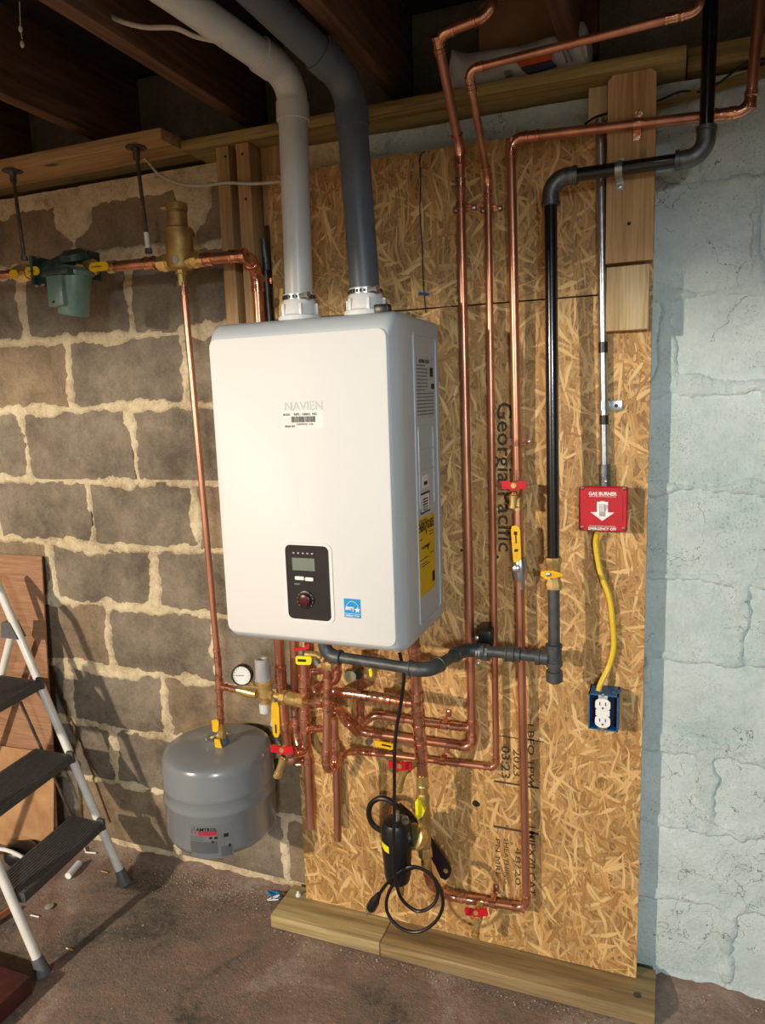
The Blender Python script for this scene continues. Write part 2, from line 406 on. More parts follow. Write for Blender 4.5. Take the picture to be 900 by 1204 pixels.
def strap(t, p, d, r, y0, m=None):
    """two-eared pipe strap screwed to the board at y0"""
    m = m or COPPERJ; side = d.cross(Vector((0, 1, 0))).normalized(); w_ = .007
    mb = MB(); ring = []
    ring.append(p + side * -(r + .017) + Vector((0, y0 - p.y - .001, 0))); ring.append(p + side * -(r + .002) + Vector((0, y0 - p.y - .001, 0)))
    for k in range(9):
        an = math.pi * k / 8; ring.append(p + side * (-(r + .0012) * math.cos(an)) + Vector((0, -(r + .0012) * math.sin(an), 0)))
    ring.append(p + side * (r + .002) + Vector((0, y0 - p.y - .001, 0))); ring.append(p + side * (r + .017) + Vector((0, y0 - p.y - .001, 0)))
    n = len(ring); vs_ = [q + d * w_ for q in ring] + [q - d * w_ for q in ring]
    cen = p
    out = []
    for q in ring:
        out.append(q + Vector((0, -.0016, 0)) + (q - cen).normalized() * .0003)
    vs_ += [q + d * w_ for q in out] + [q - d * w_ for q in out]
    fs = []
    for i in range(n - 1): fs += [(i, i + 1, i + 1 + n, i + n), (2 * n + i, 3 * n + i, 3 * n + i + 1, 2 * n + i + 1), (i, 2 * n + i, 2 * n + i + 1, i + 1), (n + i, n + i + 1, 3 * n + i + 1, 3 * n + i)]
    fs += [(0, n, 3 * n, 2 * n), (n - 1, 3 * n - 1, 4 * n - 1, 2 * n - 1)]
    mb.add(vs_, fs); o = mb.build('pipe_strap', m, t)
    for sgn in (-1, 1):
        q = p + side * sgn * (r + .010) + Vector((0, y0 - p.y - .003, 0))
        MB().lathe(q, (0, -1, 0), [(0, .0042), (.0012, .0042), (.0022, .002)], 10).build('screw', STEEL, o)
    return o

# ------------------------------------------------------------------ room shell
WY = .062        # face of the blocks; mortar stands proud of it
ZJ = [0.03, .24, .433, .633, .846, 1.04, 1.241, 1.461, 1.661, 1.882, 2.084]
ROWX = {9: (-.687, .42), 8: (-.498, .40), 7: (-.747, .42), 6: (-.534, .42), 5: (-.716, .39), 4: (-.493, .40), 3: (-.69, .40), 2: (-.495, .385), 1: (-.716, .40), 0: (-.5, .40)}
def joints_x(row):
    x0, p = ROWX[row]; xs = [x0 + p * k for k in range(-5, 8)]
    return [x for x in xs if -2.5 < x < 2.5]
def vnoise(X, Z, f, seed):
    r = np.random.default_rng(seed); G = r.random((256, 256))
    x = X * f + 300; z = Z * f + 300; xi = np.floor(x).astype(int); zi = np.floor(z).astype(int); u = x - xi; v = z - zi
    u = u * u * (3 - 2 * u); v = v * v * (3 - 2 * v)
    g = lambda a, b: G[a % 256, b % 256]
    return g(xi, zi) * (1 - u) * (1 - v) + g(xi + 1, zi) * u * (1 - v) + g(xi, zi + 1) * (1 - u) * v + g(xi + 1, zi + 1) * u * v
def fbm(X, Z, f, seed, o=4):
    s = 0; a = 1; t = 0
    for k in range(o): s = s + a * vnoise(X, Z, f * 2 ** k, seed + k); t += a; a *= .55
    return s / t - .5
def wall_back():
    xs = np.concatenate([np.arange(-2.4, -1.3, .03), np.arange(-1.3, 1.5, .0065), np.arange(1.5, 2.45, .03)]); zs = np.arange(-.03, 2.085, .0065)
    X, Z = np.meshgrid(xs, zs); D = np.full(X.shape, 9.)
    wob = fbm(X, Z, 5, 3) * .03
    for z in ZJ[1:-1]: D = np.minimum(D, np.abs(Z - z + wob))
    D = np.minimum(D, np.abs(Z - 2.11 + wob) - .012)
    for r in range(10):
        inr = (Z > ZJ[r]) & (Z <= ZJ[r + 1])
        for x in joints_x(r): D = np.where(inr, np.minimum(D, np.abs(X - x + fbm(Z, Z, 9, 40 + r) * .03)), D)
    hw = .013 + fbm(X, Z, 8, 11, 3) * .042 + fbm(X, Z, 34, 15, 4) * .032
    hw = np.where(X > .35, hw * .9 + .004, hw)
    top = np.clip((Z - 1.93 - fbm(X, Z, 4, 77) * .12) / .05, 0, 1) * np.where(X < .3, 1, .4)
    hw = hw + top * .05
    pr = np.clip((hw - D) / .012 + .5, 0, 1); pr = pr * pr * (3 - 2 * pr)
    H = pr * .016 + fbm(X, Z, 60, 21, 3) * .006 * (.4 + pr) + fbm(X, Z, 14, 24, 3) * .008 * pr + top * pr * .006
    H = np.clip(H, 0, .0225)
    Y = WY + .010 - H
    mb = MB(); nx = len(xs); nz = len(zs)
    co = np.stack([X, Y, Z], -1).reshape(-1, 3)
    I = np.arange(nx * nz).reshape(nz, nx); F = np.stack([I[:-1, :-1], I[:-1, 1:], I[1:, 1:], I[1:, :-1]], -1).reshape(-1, 4)
    me = bpy.data.meshes.new('wall_back'); me.vertices.add(len(co)); me.vertices.foreach_set('co', co.ravel())
    me.loops.add(F.size); me.loops.foreach_set('vertex_index', F.ravel()); me.polygons.add(len(F)); me.polygons.foreach_set('loop_start', np.arange(0, F.size, 4)); me.update(calc_edges=True)
    me.shade_smooth(); me.materials.append(MORTAR); o = bpy.data.objects.new('wall_back', me); C.objects.link(o); struct(o); return o
wall = wall_back()
bi = 0
for r in range(10):
    jx = joints_x(r)
    for a, b in zip(jx[:-1], jx[1:]):
        z0, z1 = ZJ[r], ZJ[r + 1]; g = .004; n = 20; outl = []
        per = [(a + g + (b - a - 2 * g) * t, z0 + g) for t in (0, .2, .4, .6, .8)] + [(b - g, z0 + g + (z1 - z0 - 2 * g) * t) for t in (0, .33, .66)] + [(b - g - (b - a - 2 * g) * t, z1 - g) for t in (0, .2, .4, .6, .8)] + [(a + g, z1 - g - (z1 - z0 - 2 * g) * t) for t in (0, .33, .66)]
        for i, (x, z) in enumerate(per): outl.append((x + random.uniform(-.003, .003), z + random.uniform(-.003, .003)))
        cx, cz = (a + b) / 2, (z0 + z1) / 2; tilt = random.uniform(-.0012, .0012); dy = random.uniform(-.001, .001)
        inner = [(cx + (x - cx) * .93, WY + dy + tilt * (1 if x > cx else -1), cz + (z - cz) * .9) for x, z in outl]
        mb = MB(); m_ = len(outl)
        mb.add([(cx, WY + dy - .0008, cz)] + inner + [(x, WY + dy + .003, z) for x, z in outl] + [(x, WY + .06, z) for x, z in outl],
               [(0, 1 + i, 1 + (i + 1) % m_) for i in range(m_)] + [(1 + i, 1 + m_ + i, 1 + m_ + (i + 1) % m_, 1 + (i + 1) % m_) for i in range(m_)] + [(1 + m_ + i, 1 + 2 * m_ + i, 1 + 2 * m_ + (i + 1) % m_, 1 + m_ + (i + 1) % m_) for i in range(m_)])
        mb.build('block', PAINTB if a > .05 else random.choice([BLOCK, BLOCK, BLOCK2]), wall, ang=25)

def grid_floor():
    xs = np.concatenate([np.arange(-4, -1.4, .2), np.arange(-1.4, 1.8, .02), np.arange(1.8, 3.3, .2)]); ys = np.concatenate([np.arange(-5, -1.2, .2), np.arange(-1.2, .16, .02)])
    X, Y = np.meshgrid(xs, ys); Z = -.0025 + fbm(X, Y, 3, 5) * .004 + fbm(X, Y, 14, 8, 3) * .0025
    near = np.clip((Y - .02) / .05, 0, 1); Z = Z + near * (.012 + fbm(X, Y, 25, 9, 3) * .03) * ((X < -.08) | (X > .96))
    co = np.stack([X, Y, Z], -1).reshape(-1, 3); nz, nx = X.shape; I = np.arange(nx * nz).reshape(nz, nx); F = np.stack([I[:-1, :-1], I[:-1, 1:], I[1:, 1:], I[1:, :-1]], -1).reshape(-1, 4)
    me = bpy.data.meshes.new('floor'); me.from_pydata(co.tolist(), [], F.tolist()); me.shade_smooth(); me.materials.append(FLOOR); o = bpy.data.objects.new('floor', me); C.objects.link(o); struct(o)
grid_floor()
struct(MB().box((-4.2, .13, -.05), (3.4, .3, 2.7)).build('wall_back_core', FARWALL))
struct(MB().box((-4.1, -5.2, -.05), (-3.9, .3, 2.7)).build('wall_left', FARWALL))
struct(MB().box((3.2, -5.2, -.05), (3.4, .3, 2.7)).build('wall_right', FARWALL))
struct(MB().box((-4.1, -5.2, -.05), (3.4, -5, 2.7)).build('wall_front', FARWALL))
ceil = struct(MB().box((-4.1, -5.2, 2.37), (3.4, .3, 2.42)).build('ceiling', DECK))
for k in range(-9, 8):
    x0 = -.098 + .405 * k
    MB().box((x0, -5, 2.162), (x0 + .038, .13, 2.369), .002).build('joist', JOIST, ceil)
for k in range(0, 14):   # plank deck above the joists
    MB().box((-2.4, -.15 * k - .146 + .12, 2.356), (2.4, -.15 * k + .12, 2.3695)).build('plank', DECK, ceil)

struct(MB().box((-3.9, -2.62, 1.925), (3.2, -2.48, 2.16), .004).build('added_shade_beam', JOIST, ceil))  # out of view, added to keep lamp light off the wall top
# sill plates, blocking
tag(MB().box((-.205, -.058, 2.084), (.955, .085, 2.108), .003).build('sill_plate', TREATX), 'treated sill plank on top of the wall above the strand board', 'plank')
tag(MB().box((.957, .005, 2.09), (2.3, .12, 2.126), .003).build('sill_plate', TREATX), 'treated sill plank above the white wall, set back at far right', 'plank')
tag(MB().box((-2.3, .09, 2.108), (.956, .128, 2.16), .003).build('upper_sill_plate', TREATX), 'upper treated plate between sill plank and joists', 'plank')
tag(MB().box((-2.2, -.128, 2.09), (-.21, -.008, 2.119), .003).build('ceiling_board', PINEX), 'pale pine board under the joists at upper left that carries two hanger rods', 'plank')
# strand board
b1 = tag(MB().box((0, 0, .040), (.903, .012, 1.6635), .0008).build('strand_board_panel', OSB, ang=20), 'large lower strand board panel behind the water heater and pipes', 'panel')
b2 = tag(MB().box((0, 0, 1.6665), (.903, .012, 2.012), .0008).build('strand_board_panel', OSB, ang=20), 'short strand board strip above the horizontal seam', 'panel')
# holes, knots, printing on the board
for px, py, r in ((560, 945, .009), (543, 647, .004), (585, 655, .004)):
    p = at(px, py, 0); mb = MB(); n = 12
    mb.prism([p + Vector((math.cos(6.283 * k / n) * r * random.uniform(.7, 1.3), -.0006, math.sin(6.283 * k / n) * r * random.uniform(.8, 1.2))) for k in range(n)], (0, .003, 0))
    mb.build('knot_hole', INK, b1)
def vtext(body, px, py0, py1, wpx, m=OSBINK):
    a = at(px, py0, 0); b = at(px, py1, 0); L = (a - b).length; d = (b - a).normalized()
    size = (wpx / 430)
    o = text(body, size * 1.3, (0, 0, 0), (1, 0, 0), (0, 1, 0), m, None)
    me = o.data; w_ = max(v.co.x for v in me.vertices) or 1; s = L / w_
    o2 = text(body, size * 1.3, (0, 0, 0), (1, 0, 0), (0, 1, 0), m, None); bpy.data.objects.remove(o)
    X = d; Y = Vector((1, 0, 0))
    off = b1.location
    lo = o2.location.copy()
    for v in o2.data.vertices:
        q = v.co + lo
        v.co = a + X * (q.x * s) + Y * (q.y) + Vector((0, -.0005, 0)) - off
    o2.location = (0, 0, 0); o2.parent = b1
    return o2
def ftext(body, px, py0, py1, cap_m, m, bold=0.0):
    """lettering printed on the board, reading downwards, spanning py0..py1"""
    a = at(px, py0, 0); b = at(px, py1, 0); L = (b - a).length
    cu = bpy.data.curves.new('t', 'FONT'); cu.body = body; cu.size = 1; cu.resolution_u = 2; cu.offset = bold; cu.extrude = .0
    ob = bpy.data.objects.new('t', cu); C.objects.link(ob); dg = bpy.context.evaluated_depsgraph_get()
    me0 = bpy.data.meshes.new_from_object(ob.evaluated_get(dg)); W = max(v.co.x for v in me0.vertices); H = .72
    mb = MB(); mb.add([(a.x + v.co.y / H * cap_m, -.0007, a.z - v.co.x / W * L) for v in me0.vertices], [tuple(p.vertices) for p in me0.polygons])
    bpy.data.objects.remove(ob); bpy.data.meshes.remove(me0)
    return mb.build('lettering', m, b1, flat=True, fix=False)
ftext('Georgia-Pacific', 585, 472, 648, .036, OSBINK, .012)
ftext('03:23', 590, 876, 914, .022, OSBINK, .008)
ftext('2023', 604, 880, 912, .018, OSBINK, .005)
ftext('LBFQ 1PW', 621, 850, 925, .016, OSBINK, .01)
ftext('1MJFX70 CAT', 622, 968, 1052, .017, OSBINK, .01)
ftext('PN MRE', 583, 985, 1030, .012, OSBINK, .0)
ftext('SHEATHING', 593, 985, 1038, .012, OSBINK, .0)
ftext('48/20', 606, 995, 1040, .014, OSBINK, .0)
for (x0, y0, x1, y1, h) in ((583, 864, 640, 868, .0025), (581, 917, 634, 923, .005), (581, 970, 634, 977, .006)):
    a = at(x0, y0, 0); b = at(x1, y1, 0); MB().box((a.x, -.0007, a.z - h), (b.x, .0001, a.z)).build('printed_line', OSBINK, b1)
# furring behind the board
for x in (.008, .43, .862):
    tag(MB().box((x, .0125, .042), (x + .036, .048, 2.0)).build('furring_strip', PINEZ2), {.008: 'furring strip behind the left edge of the strand board', .43: 'furring strip behind the middle of the strand board', .862: 'furring strip behind the right edge of the strand board'}[x], 'batten')
s1 = tag(MB().box((-.117, -.04, 1.2), (-.081, .048, 2.084), .002).build('wall_stud', PINEZ), 'leftmost pine stud standing against the wall left of the vent pipe', 'stud')
s2 = tag(MB().box((-.060, -.04, 1.2), (-.024, .048, 2.084), .002).build('wall_stud', PINEZ), 'second pine stud with two nail holes, left of the vent pipe', 'stud')
s3 = tag(MB().box((-.022, .0125, 1.9), (.034, .045, 2.084), .002).build('wall_stud', PINEZ), 'flat pine piece rising behind the top left corner of the strand board', 'stud')
for s_, px, py, yy in ((s1, 265, 184, -.0405), (s2, 285, 181, -.0405), (s2, 289, 234, -.0405)):
    p = at(px, py, yy); MB().lathe(p, (0, -1, 0), [(-.002, .0035), (.0002, .0035), (.0006, .001)], 8).build('nail_hole', INK, s_)
# narrow grey conduit beside the studs
p0, p1 = at(310, 281, -.008), at(318, 375, -.008)
t = thing('wall_conduit', 'short dull grey tube beside the copper clamp left of the vent pipe', 'conduit', p1)
MB().tube([p0, at(320, 420, -.008)], .0075, 12).build('tube', DSTEEL, t); MB().tube([p0, at(314, 318, -.008)], .009, 12).build('sleeve', MALL, t)
# boards at the upper right
bd = MB(); a = at(714, 100, -.040); 
x0, x1, zt, zb = .810, .902, 2.083, 1.722
outl = [(x0, zb), (x1, zb), (x1, zt - .1), (x1 - .001, zt - .008), (x1 - .01, zt), (x0 + .01, zt), (x0, zt - .01)]
ub = tag(MB().prism([(x, -.040, z) for x, z in outl], (0, .038, 0)).build('upright_board', PINEZ), 'upright pine board the black gas pipe is strapped to, upper right', 'board')
tag(MB().box((.812, -.036, 1.585), (.8965, -.001, 1.715), .002).build('short_board', PINEZ2), 'short pale pine block under the upright board at upper right', 'board')
for px, py in ((740, 263),): MB().lathe(at(px, py, -.0405), (0, -1, 0), [(0, .004), (.0006, .004), (.0009, .001)], 8).build('knot', INK, ub)
tag(MB().box((.768, .002, 2.014), (.806, .040, 2.083), .002).build('stud_end', PINEZ2), 'short stud end left of the upright board under the sill plank', 'stud')
# bottom plates
def plate(x0, x1, m, lab):
    return tag(MB().box((x0, -.092, 0), (x1, .046, .038), .002).build('bottom_plate', m), lab, 'plank')
pl1 = plate(-.066, .2625, PLATE, 'left treated bottom plate on the floor under the strand board')
pl2 = plate(.265, .947, PLATE2, 'long right treated bottom plate on the floor under the strand board')
MB().lathe(at(750, 1170, z=.0383), (0, 0, 1), [(0, .009), (.0006, .009), (.0009, .004)], 12).build('washer', DSTEEL, pl2)
p = at(351, 1053, z=.038)
sc = thing('foam_blob', 'small white plastic screw cap on the left end of the bottom plate', 'cap', p)
MB().lathe(p, (0, 0, 1), [(0, .008), (.004, .008), (.005, .004), (.012, .0045), (.014, .002)], 12).build('cap', WHITE, sc)
sc.name = 'screw_cap'

# ------------------------------------------------------------------ water heater
UX0, UX1, UZ0, UZ1, UYB, UYF = 0.014, .442, .929, 1.631, -.030, -.332
heater = thing('water_heater', 'white wall-hung tankless water heater with a black control panel', 'water heater', ((UX0 + UX1) / 2, UYB, UZ0))
def rrect(x0, x1, z0, z1, r, y, n=5):
    r = min(r, (x1 - x0) / 2 - 1e-4, (z1 - z0) / 2 - 1e-4); o = []
    for cx_, cz_, a0 in ((x1 - r, z1 - r, 0), (x0 + r, z1 - r, 90), (x0 + r, z0 + r, 180), (x1 - r, z0 + r, 270)):
        for k in range(n + 1):
            a = math.radians(a0 + 90 * k / n); o.append((cx_ + r * math.cos(a), y, cz_ + r * math.sin(a)))
    return o
def loft(rings, cap0=True, cap1=True):
    mb = MB(); n = len(rings[0]); vs_ = [p for R_ in rings for p in R_]; fs = []
    for i in range(len(rings) - 1):
        for k in range(n): fs.append((i * n + k, i * n + (k + 1) % n, (i + 1) * n + (k + 1) % n, (i + 1) * n + k))
    if cap0: fs.append(tuple(range(n)))
    if cap1: fs.append(tuple((len(rings) - 1) * n + k for k in range(n)))
    return mb.add(vs_, fs)
ys = UYF + .105
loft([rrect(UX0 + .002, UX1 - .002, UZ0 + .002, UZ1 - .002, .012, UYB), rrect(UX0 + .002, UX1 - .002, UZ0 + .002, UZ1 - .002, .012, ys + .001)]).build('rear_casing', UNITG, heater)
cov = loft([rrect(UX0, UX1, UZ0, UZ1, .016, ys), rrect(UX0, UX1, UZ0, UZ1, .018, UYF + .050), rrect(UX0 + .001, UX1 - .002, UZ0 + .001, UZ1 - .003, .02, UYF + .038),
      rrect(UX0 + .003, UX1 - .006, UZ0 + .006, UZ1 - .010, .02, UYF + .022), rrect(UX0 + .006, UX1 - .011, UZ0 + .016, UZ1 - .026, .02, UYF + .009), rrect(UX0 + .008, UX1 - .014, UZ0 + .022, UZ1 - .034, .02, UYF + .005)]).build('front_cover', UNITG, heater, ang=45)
face = loft([rrect(UX0 + .008, UX1 - .014, UZ0 + .022, UZ1 - .034, .018, UYF + .006), rrect(UX0 + .0085, UX1 - .0145, UZ0 + .0225, UZ1 - .0345, .018, UYF + .0015), rrect(UX0 + .010, UX1 - .016, UZ0 + .024, UZ1 - .036, .018, UYF)]).build('front_panel', UNITW, heater, ang=45)
# pressed frame and channels on the right side
def xr(pts): return [(UX1 - .002 + q[0], q[1], q[2]) for q in pts]
def side_ring(y0, y1, z0, z1, w_, h, m=UNITG, name='pressed_rib'):
    mb = MB(); R0 = rrect(y0, y1, z0, z1, .012, 0); R1 = rrect(y0 + w_, y1 - w_, z0 + w_, z1 - w_, .010, 0); n = len(R0)
    X0 = UX1 - .003; X1 = UX1 - .002 + h
    vs_ = [(X0, a[0], a[2]) for a in R0] + [(X1, a[0] + w_ * .3 * (1 if a[0] < (y0 + y1) / 2 else -1), a[2]) for a in R0] + [(X1, a[0], a[2]) for a in R1] + [(X0, a[0], a[2]) for a in R1]
    fs = [(i * n + k, i * n + (k + 1) % n, (i + 1) * n + (k + 1) % n, (i + 1) * n + k) for i in range(3) for k in range(n)]
    return mb.add(vs_, fs).build(name, m, heater)
side_ring(-.212, -.048, UZ0 + .03, UZ1 - .035, .006, .0022)
side_ring(-.192, -.082, 1.215, 1.400, .004, .0018)
for z in (1.345, 1.30): MB().box((UX1 - .003, -.188, z), (UX1, -.086, z + .003)).build('pressed_rib', UNITG, heater)
XS = UX1 - .0015
def sidebox(y0, y1, z0, z1, m, name, parent=None, d=0.0): return MB().box((UX1 - .003, y0, z0), (XS + d, y1, z1)).build(name, m, parent or heater)
lab = sidebox(-.198, -.070, 1.414, 1.548, PALEINK, 'rating_label')
lab['label'] = 'grey printed rating label on the side'
text('RATING PLATE', .011, (XS + .0004, -.175, 1.534), (0, 1, 0), (0, 0, 1), INK, lab, bold=.01)
for i in range(15):
    z = 1.527 - i * .0075; w_ = .118 if i > 7 else random.choice([.06, .075, .08]); MB().box((XS, -.194, z), (XS + .0005, -.194 + w_, z + .0028)).build('printed_line', GREYINK, lab)
for yy, zz, hh in ((-.098, 1.505, .02), (-.090, 1.478, .012)): MB().box((XS, yy, zz), (XS + .0006, yy + .022, zz + hh)).build('printed_mark', INK, lab)
gd = sidebox(-.212, -.090, 1.022, 1.198, GUIDE, 'energy_label'); gd['label'] = 'yellow energy label on the side'
def fit_text(body, o, xd, yd, wid, hei, m, parent, bold=0):
    t_ = text(body, 1, (0, 0, 0), (1, 0, 0), (0, 1, 0), m, None, bold=bold); lo = t_.location.copy()
    W = max(v.co.x + lo.x for v in t_.data.vertices); H = max(v.co.y + lo.y for v in t_.data.vertices); off = Vector((0, 0, 0)); q = parent
    while q is not None: off += q.location; q = q.parent
    X = Vector(xd); Y = Vector(yd); Z = X.cross(Y)
    for v in t_.data.vertices:
        c = v.co + lo; v.co = Vector(o) + X * (c.x / W * wid) + Y * (c.y / H * hei) + Z * (.0002 if c.z > 0 else -.0002) - off
    t_.location = (0, 0, 0); t_.parent = parent; t_['label'] = 'printed lettering'; del t_['label']; return t_
fit_text('ENERGYGUIDE', (XS + .0006, -.207, 1.168), (0, 1, 0), (0, 0, 1), .112, .020, INK, gd, .02)
fit_text('U.S. Government', (XS + .0006, -.205, 1.190), (0, 1, 0), (0, 0, 1), .06, .004, INK, gd)
text('THE ESTIMATED', .008, (XS + .0005, -.186, 1.128), (0, 1, 0), (0, 0, 1), INK, gd, bold=.01)
MB().prism([(XS, -.156, 1.166), (XS, -.146, 1.166), (XS, -.151, 1.156)], (.0006, 0, 0)).build('printed_mark', INK, gd)
for (y0, y1, z) in ((-.205, -.18, 1.15), (-.13, -.1, 1.158), (-.13, -.1, 1.151), (-.2, -.14, 1.104), (-.125, -.1, 1.108), (-.19, -.15, 1.094), (-.19, -.13, 1.088)): MB().box((XS, y0, z), (XS + .0005, y1, z + .0018)).build('printed_line', INK, gd)
MB().box((XS, -.145, 1.12), (XS + .0005, -.138, 1.132)).build('printed_mark', INK, gd)
MB().box((XS, -.113, 1.038), (XS + .0006, -.095, 1.062)).build('printed_mark', INK, gd)
bl = sidebox(-.186, -.118, 1.206, 1.252, INK, 'bordered_label'); MB().box((UX1 - .003, -.181, 1.210), (XS + .0005, -.123, 1.248)).build('label_paper', PAPER, bl)
for z in (1.236, 1.230, 1.224): MB().box((XS, -.172, z), (XS + .0009, -.135, z + .003)).build('printed_line', INK, bl)
for k in range(9): MB().box((XS, -.17 + k * .004, 1.212), (XS + .0009, -.168 + k * .004, 1.221)).build('bar', INK, bl)
s_ = sidebox(-.168, -.128, 1.262, 1.29, PAPER, 'small_label'); MB().box((XS, -.16, 1.268), (XS + .0006, -.136, 1.276)).build('printed_mark', INK, s_)
# front: faint name, serial label, control panel, blue sticker
YF = UYF - .0004
fit_text('NAVIEN', (.197, YF, 1.443), (1, 0, 0), (0, 0, 1), .088, .017, PALEINK, heater, .01)
FP = at(331, 485, UYF); 
lb = MB().box((.190, YF, 1.405), (.286, UYF + .001, 1.441)).build('serial_label', PAPER, heater)
fit_text('MODEL', (.194, YF - .0004, 1.432), (1, 0, 0), (0, 0, 1), .016, .0045, INK, lb, .01)
fit_text('NPE - 240A2  NG', (.219, YF - .0004, 1.432), (1, 0, 0), (0, 0, 1), .052, .005, INK, lb, .02)
fit_text('SERIAL NO', (.196, YF - .0004, 1.408), (1, 0, 0), (0, 0, 1), .024, .004, INK, lb, .01)
fit_text('7103W2391 1530', (.224, YF - .0004, 1.412), (1, 0, 0), (0, 0, 1), .038, .004, INK, lb, .01)
x = .212
while x < .266:
    w_ = random.choice([.0006, .0010, .0014]); MB().box((x, YF - .0004, 1.418), (x + w_, YF, 1.430)).build('bar', INK, lb); x += w_ + random.choice([.0006, .001])
px0, px1, pz0, pz1 = .181, .284, .996, 1.159
pr_ = loft([rrect(px0 - .006, px1 + .008, pz0 - .006, pz1 + .006, .016, UYF + .0005), rrect(px0 - .005, px1 + .007, pz0 - .005, pz1 + .005, .016, UYF - .002), rrect(px0, px1, pz0, pz1, .012, UYF - .002), rrect(px0, px1, pz0, pz1, .012, UYF + .0005)], False, False).build('panel_rim', UNITW, heater)
cp = loft([rrect(px0, px1, pz0, pz1, .012, UYF + .0004), rrect(px0, px1, pz0, pz1, .012, UYF - .0016), rrect(px0 + .006, px1 - .008, pz0 + .010, pz1 - .012, .008, UYF - .0010)]).build('control_panel', BLACK, heater, ang=20)
cp['label'] = 'black control panel with grey display and dial'
YP = UYF - .0012
MB().box((.197, YP - .0012, 1.104), (.2505, YP + .0005, 1.131)).build('display', LCD, cp)
mb = MB(); mb.box((.202, YP - .003, 1.083), (.224, YP, 1.091), .002).build('button', WHITE, cp); MB().box((.226, YP - .003, 1.082), (.246, YP, 1.090), .002).build('button', WHITE, cp)
dial = MB().lathe((.2245, YP, 1.040), (0, -1, 0), [(0, .020), (.002, .020), (.003, .018), (.003, .0155)], 28).build('dial_ring', BLACK, cp)
MB().lathe((.2245, YP, 1.040), (0, -1, 0), [(.002, .0145), (.009, .0135), (.0105, .011), (.0102, .002)], 20).build('knob', MAROON, cp)
for a in range(-40, 221, 26):
    q = Vector((.2245 + .0185 * math.cos(math.radians(a)), YP - .0031, 1.040 + .0185 * math.sin(math.radians(a))))
    MB().lathe(q, (0, -1, 0), [(0, .0008), (.0004, .0008)], 6).build('tick', PALEINK, cp)
fit_text('RESET', (.199, YP - .0002, 1.072), (1, 0, 0), (0, 0, 1), .014, .003, PALEINK, cp)
for k in range(5): MB().box((.199 + k * .011, YP - .0004, 1.140), (.203 + k * .011, YP, 1.143)).build('printed_mark', PALEINK, cp)
sx0, sx1, sz0, sz1 = .314, .352, 1.008, 1.049
st = MB().box((sx0, YF, sz0), (sx1, UYF + .001, sz1)).build('blue_sticker', SKYB, heater); st['label'] = 'blue square sticker with white arc and star'
cx_, cz_ = (sx0 + sx1) / 2, 1.018; mb = MB()
arcp = [Vector((cx_ + .0165 * math.cos(math.radians(a)), YF - .0003, cz_ + .026 * math.sin(math.radians(a)))) for a in range(12, 169, 12)]
mb.tube(arcp, .0005, 6).build('printed_arc', WINK, st)
fit_text('energy', (sx0 + .004, YF - .0004, 1.025), (1, 0, 0), (0, 0, 1), .019, .007, WINK, st, .03)
star = [(cx_ + .011 + (.0072 if k % 2 == 0 else .0029) * math.cos(math.radians(90 + 36 * k)), YF - .0005, 1.0255 + (.0072 if k % 2 == 0 else .0029) * math.sin(math.radians(90 + 36 * k))) for k in range(10)]
MB().prism(star, (0, .0005, 0)).build('printed_star', WINK, st)
MB().box((sx0, YF - .0003, 1.0165), (sx1, YF, 1.0172)).build('printed_line', WINK, st)
fit_text('ENERGY STAR', (sx0 + .003, YF - .0004, 1.0105), (1, 0, 0), (0, 0, 1), .032, .0042, WINK, st, .02)
# bottom gas port, top mounting screws
for px, py in ((318, 374), (444, 358)): MB().lathe((at(px, py, -.15).x, -.15, UZ1 - .004), (0, 0, 1), [(0, .008), (.008, .008), (.010, .004)], 8).build('screw', STEEL, heater)

# ------------------------------------------------------------------ vent pipes
def vent(name, label, base, bend, far, m, r):
    base, bend, far = Vector(base), Vector(bend), Vector(far)
    t = thing(name, label, 'vent pipe', base)
    A = arc(base, bend, far, .05, 12); d0 = (base - bend).normalized(); d1 = (far - bend).normalized()
    MB().tube([base, A[0]], r, 28).build('pipe', m, t); MB().tube([A[-1], far], r, 28).build('pipe', m, t)
    MB().tube([A[0] + d0 * .036, A[0] + d0 * .0355, A[0] + d0 * .001] + A + [A[-1] + d1 * .001, A[-1] + d1 * .0355, A[-1] + d1 * .036], [r, r * 1.13, r * 1.13] + [r * 1.05] * len(A) + [r * 1.13, r * 1.13, r], 28).build('elbow', m, t)
    return t
VR = .0302
ventw = vent('vent_pipe', 'white plastic vent pipe rising from the heater and bending towards the room', (.194, -.235, UZ1 + .03), at(343, 90, -.235), at(343, 90, -.235) + (at(221, 5, z=2.17) - at(343, 90, -.235)) * 3, PVCW, VR)
ventg = vent('vent_pipe', 'dark grey plastic vent pipe rising from the heater', (at(430, 345, -.235).x, -.235, UZ1 + .03), at(411, 97, -.235), at(411, 97, -.235) + (at(314, 5, z=2.17) - at(411, 97, -.235)) * 3, PVCG, VR * 1.02)
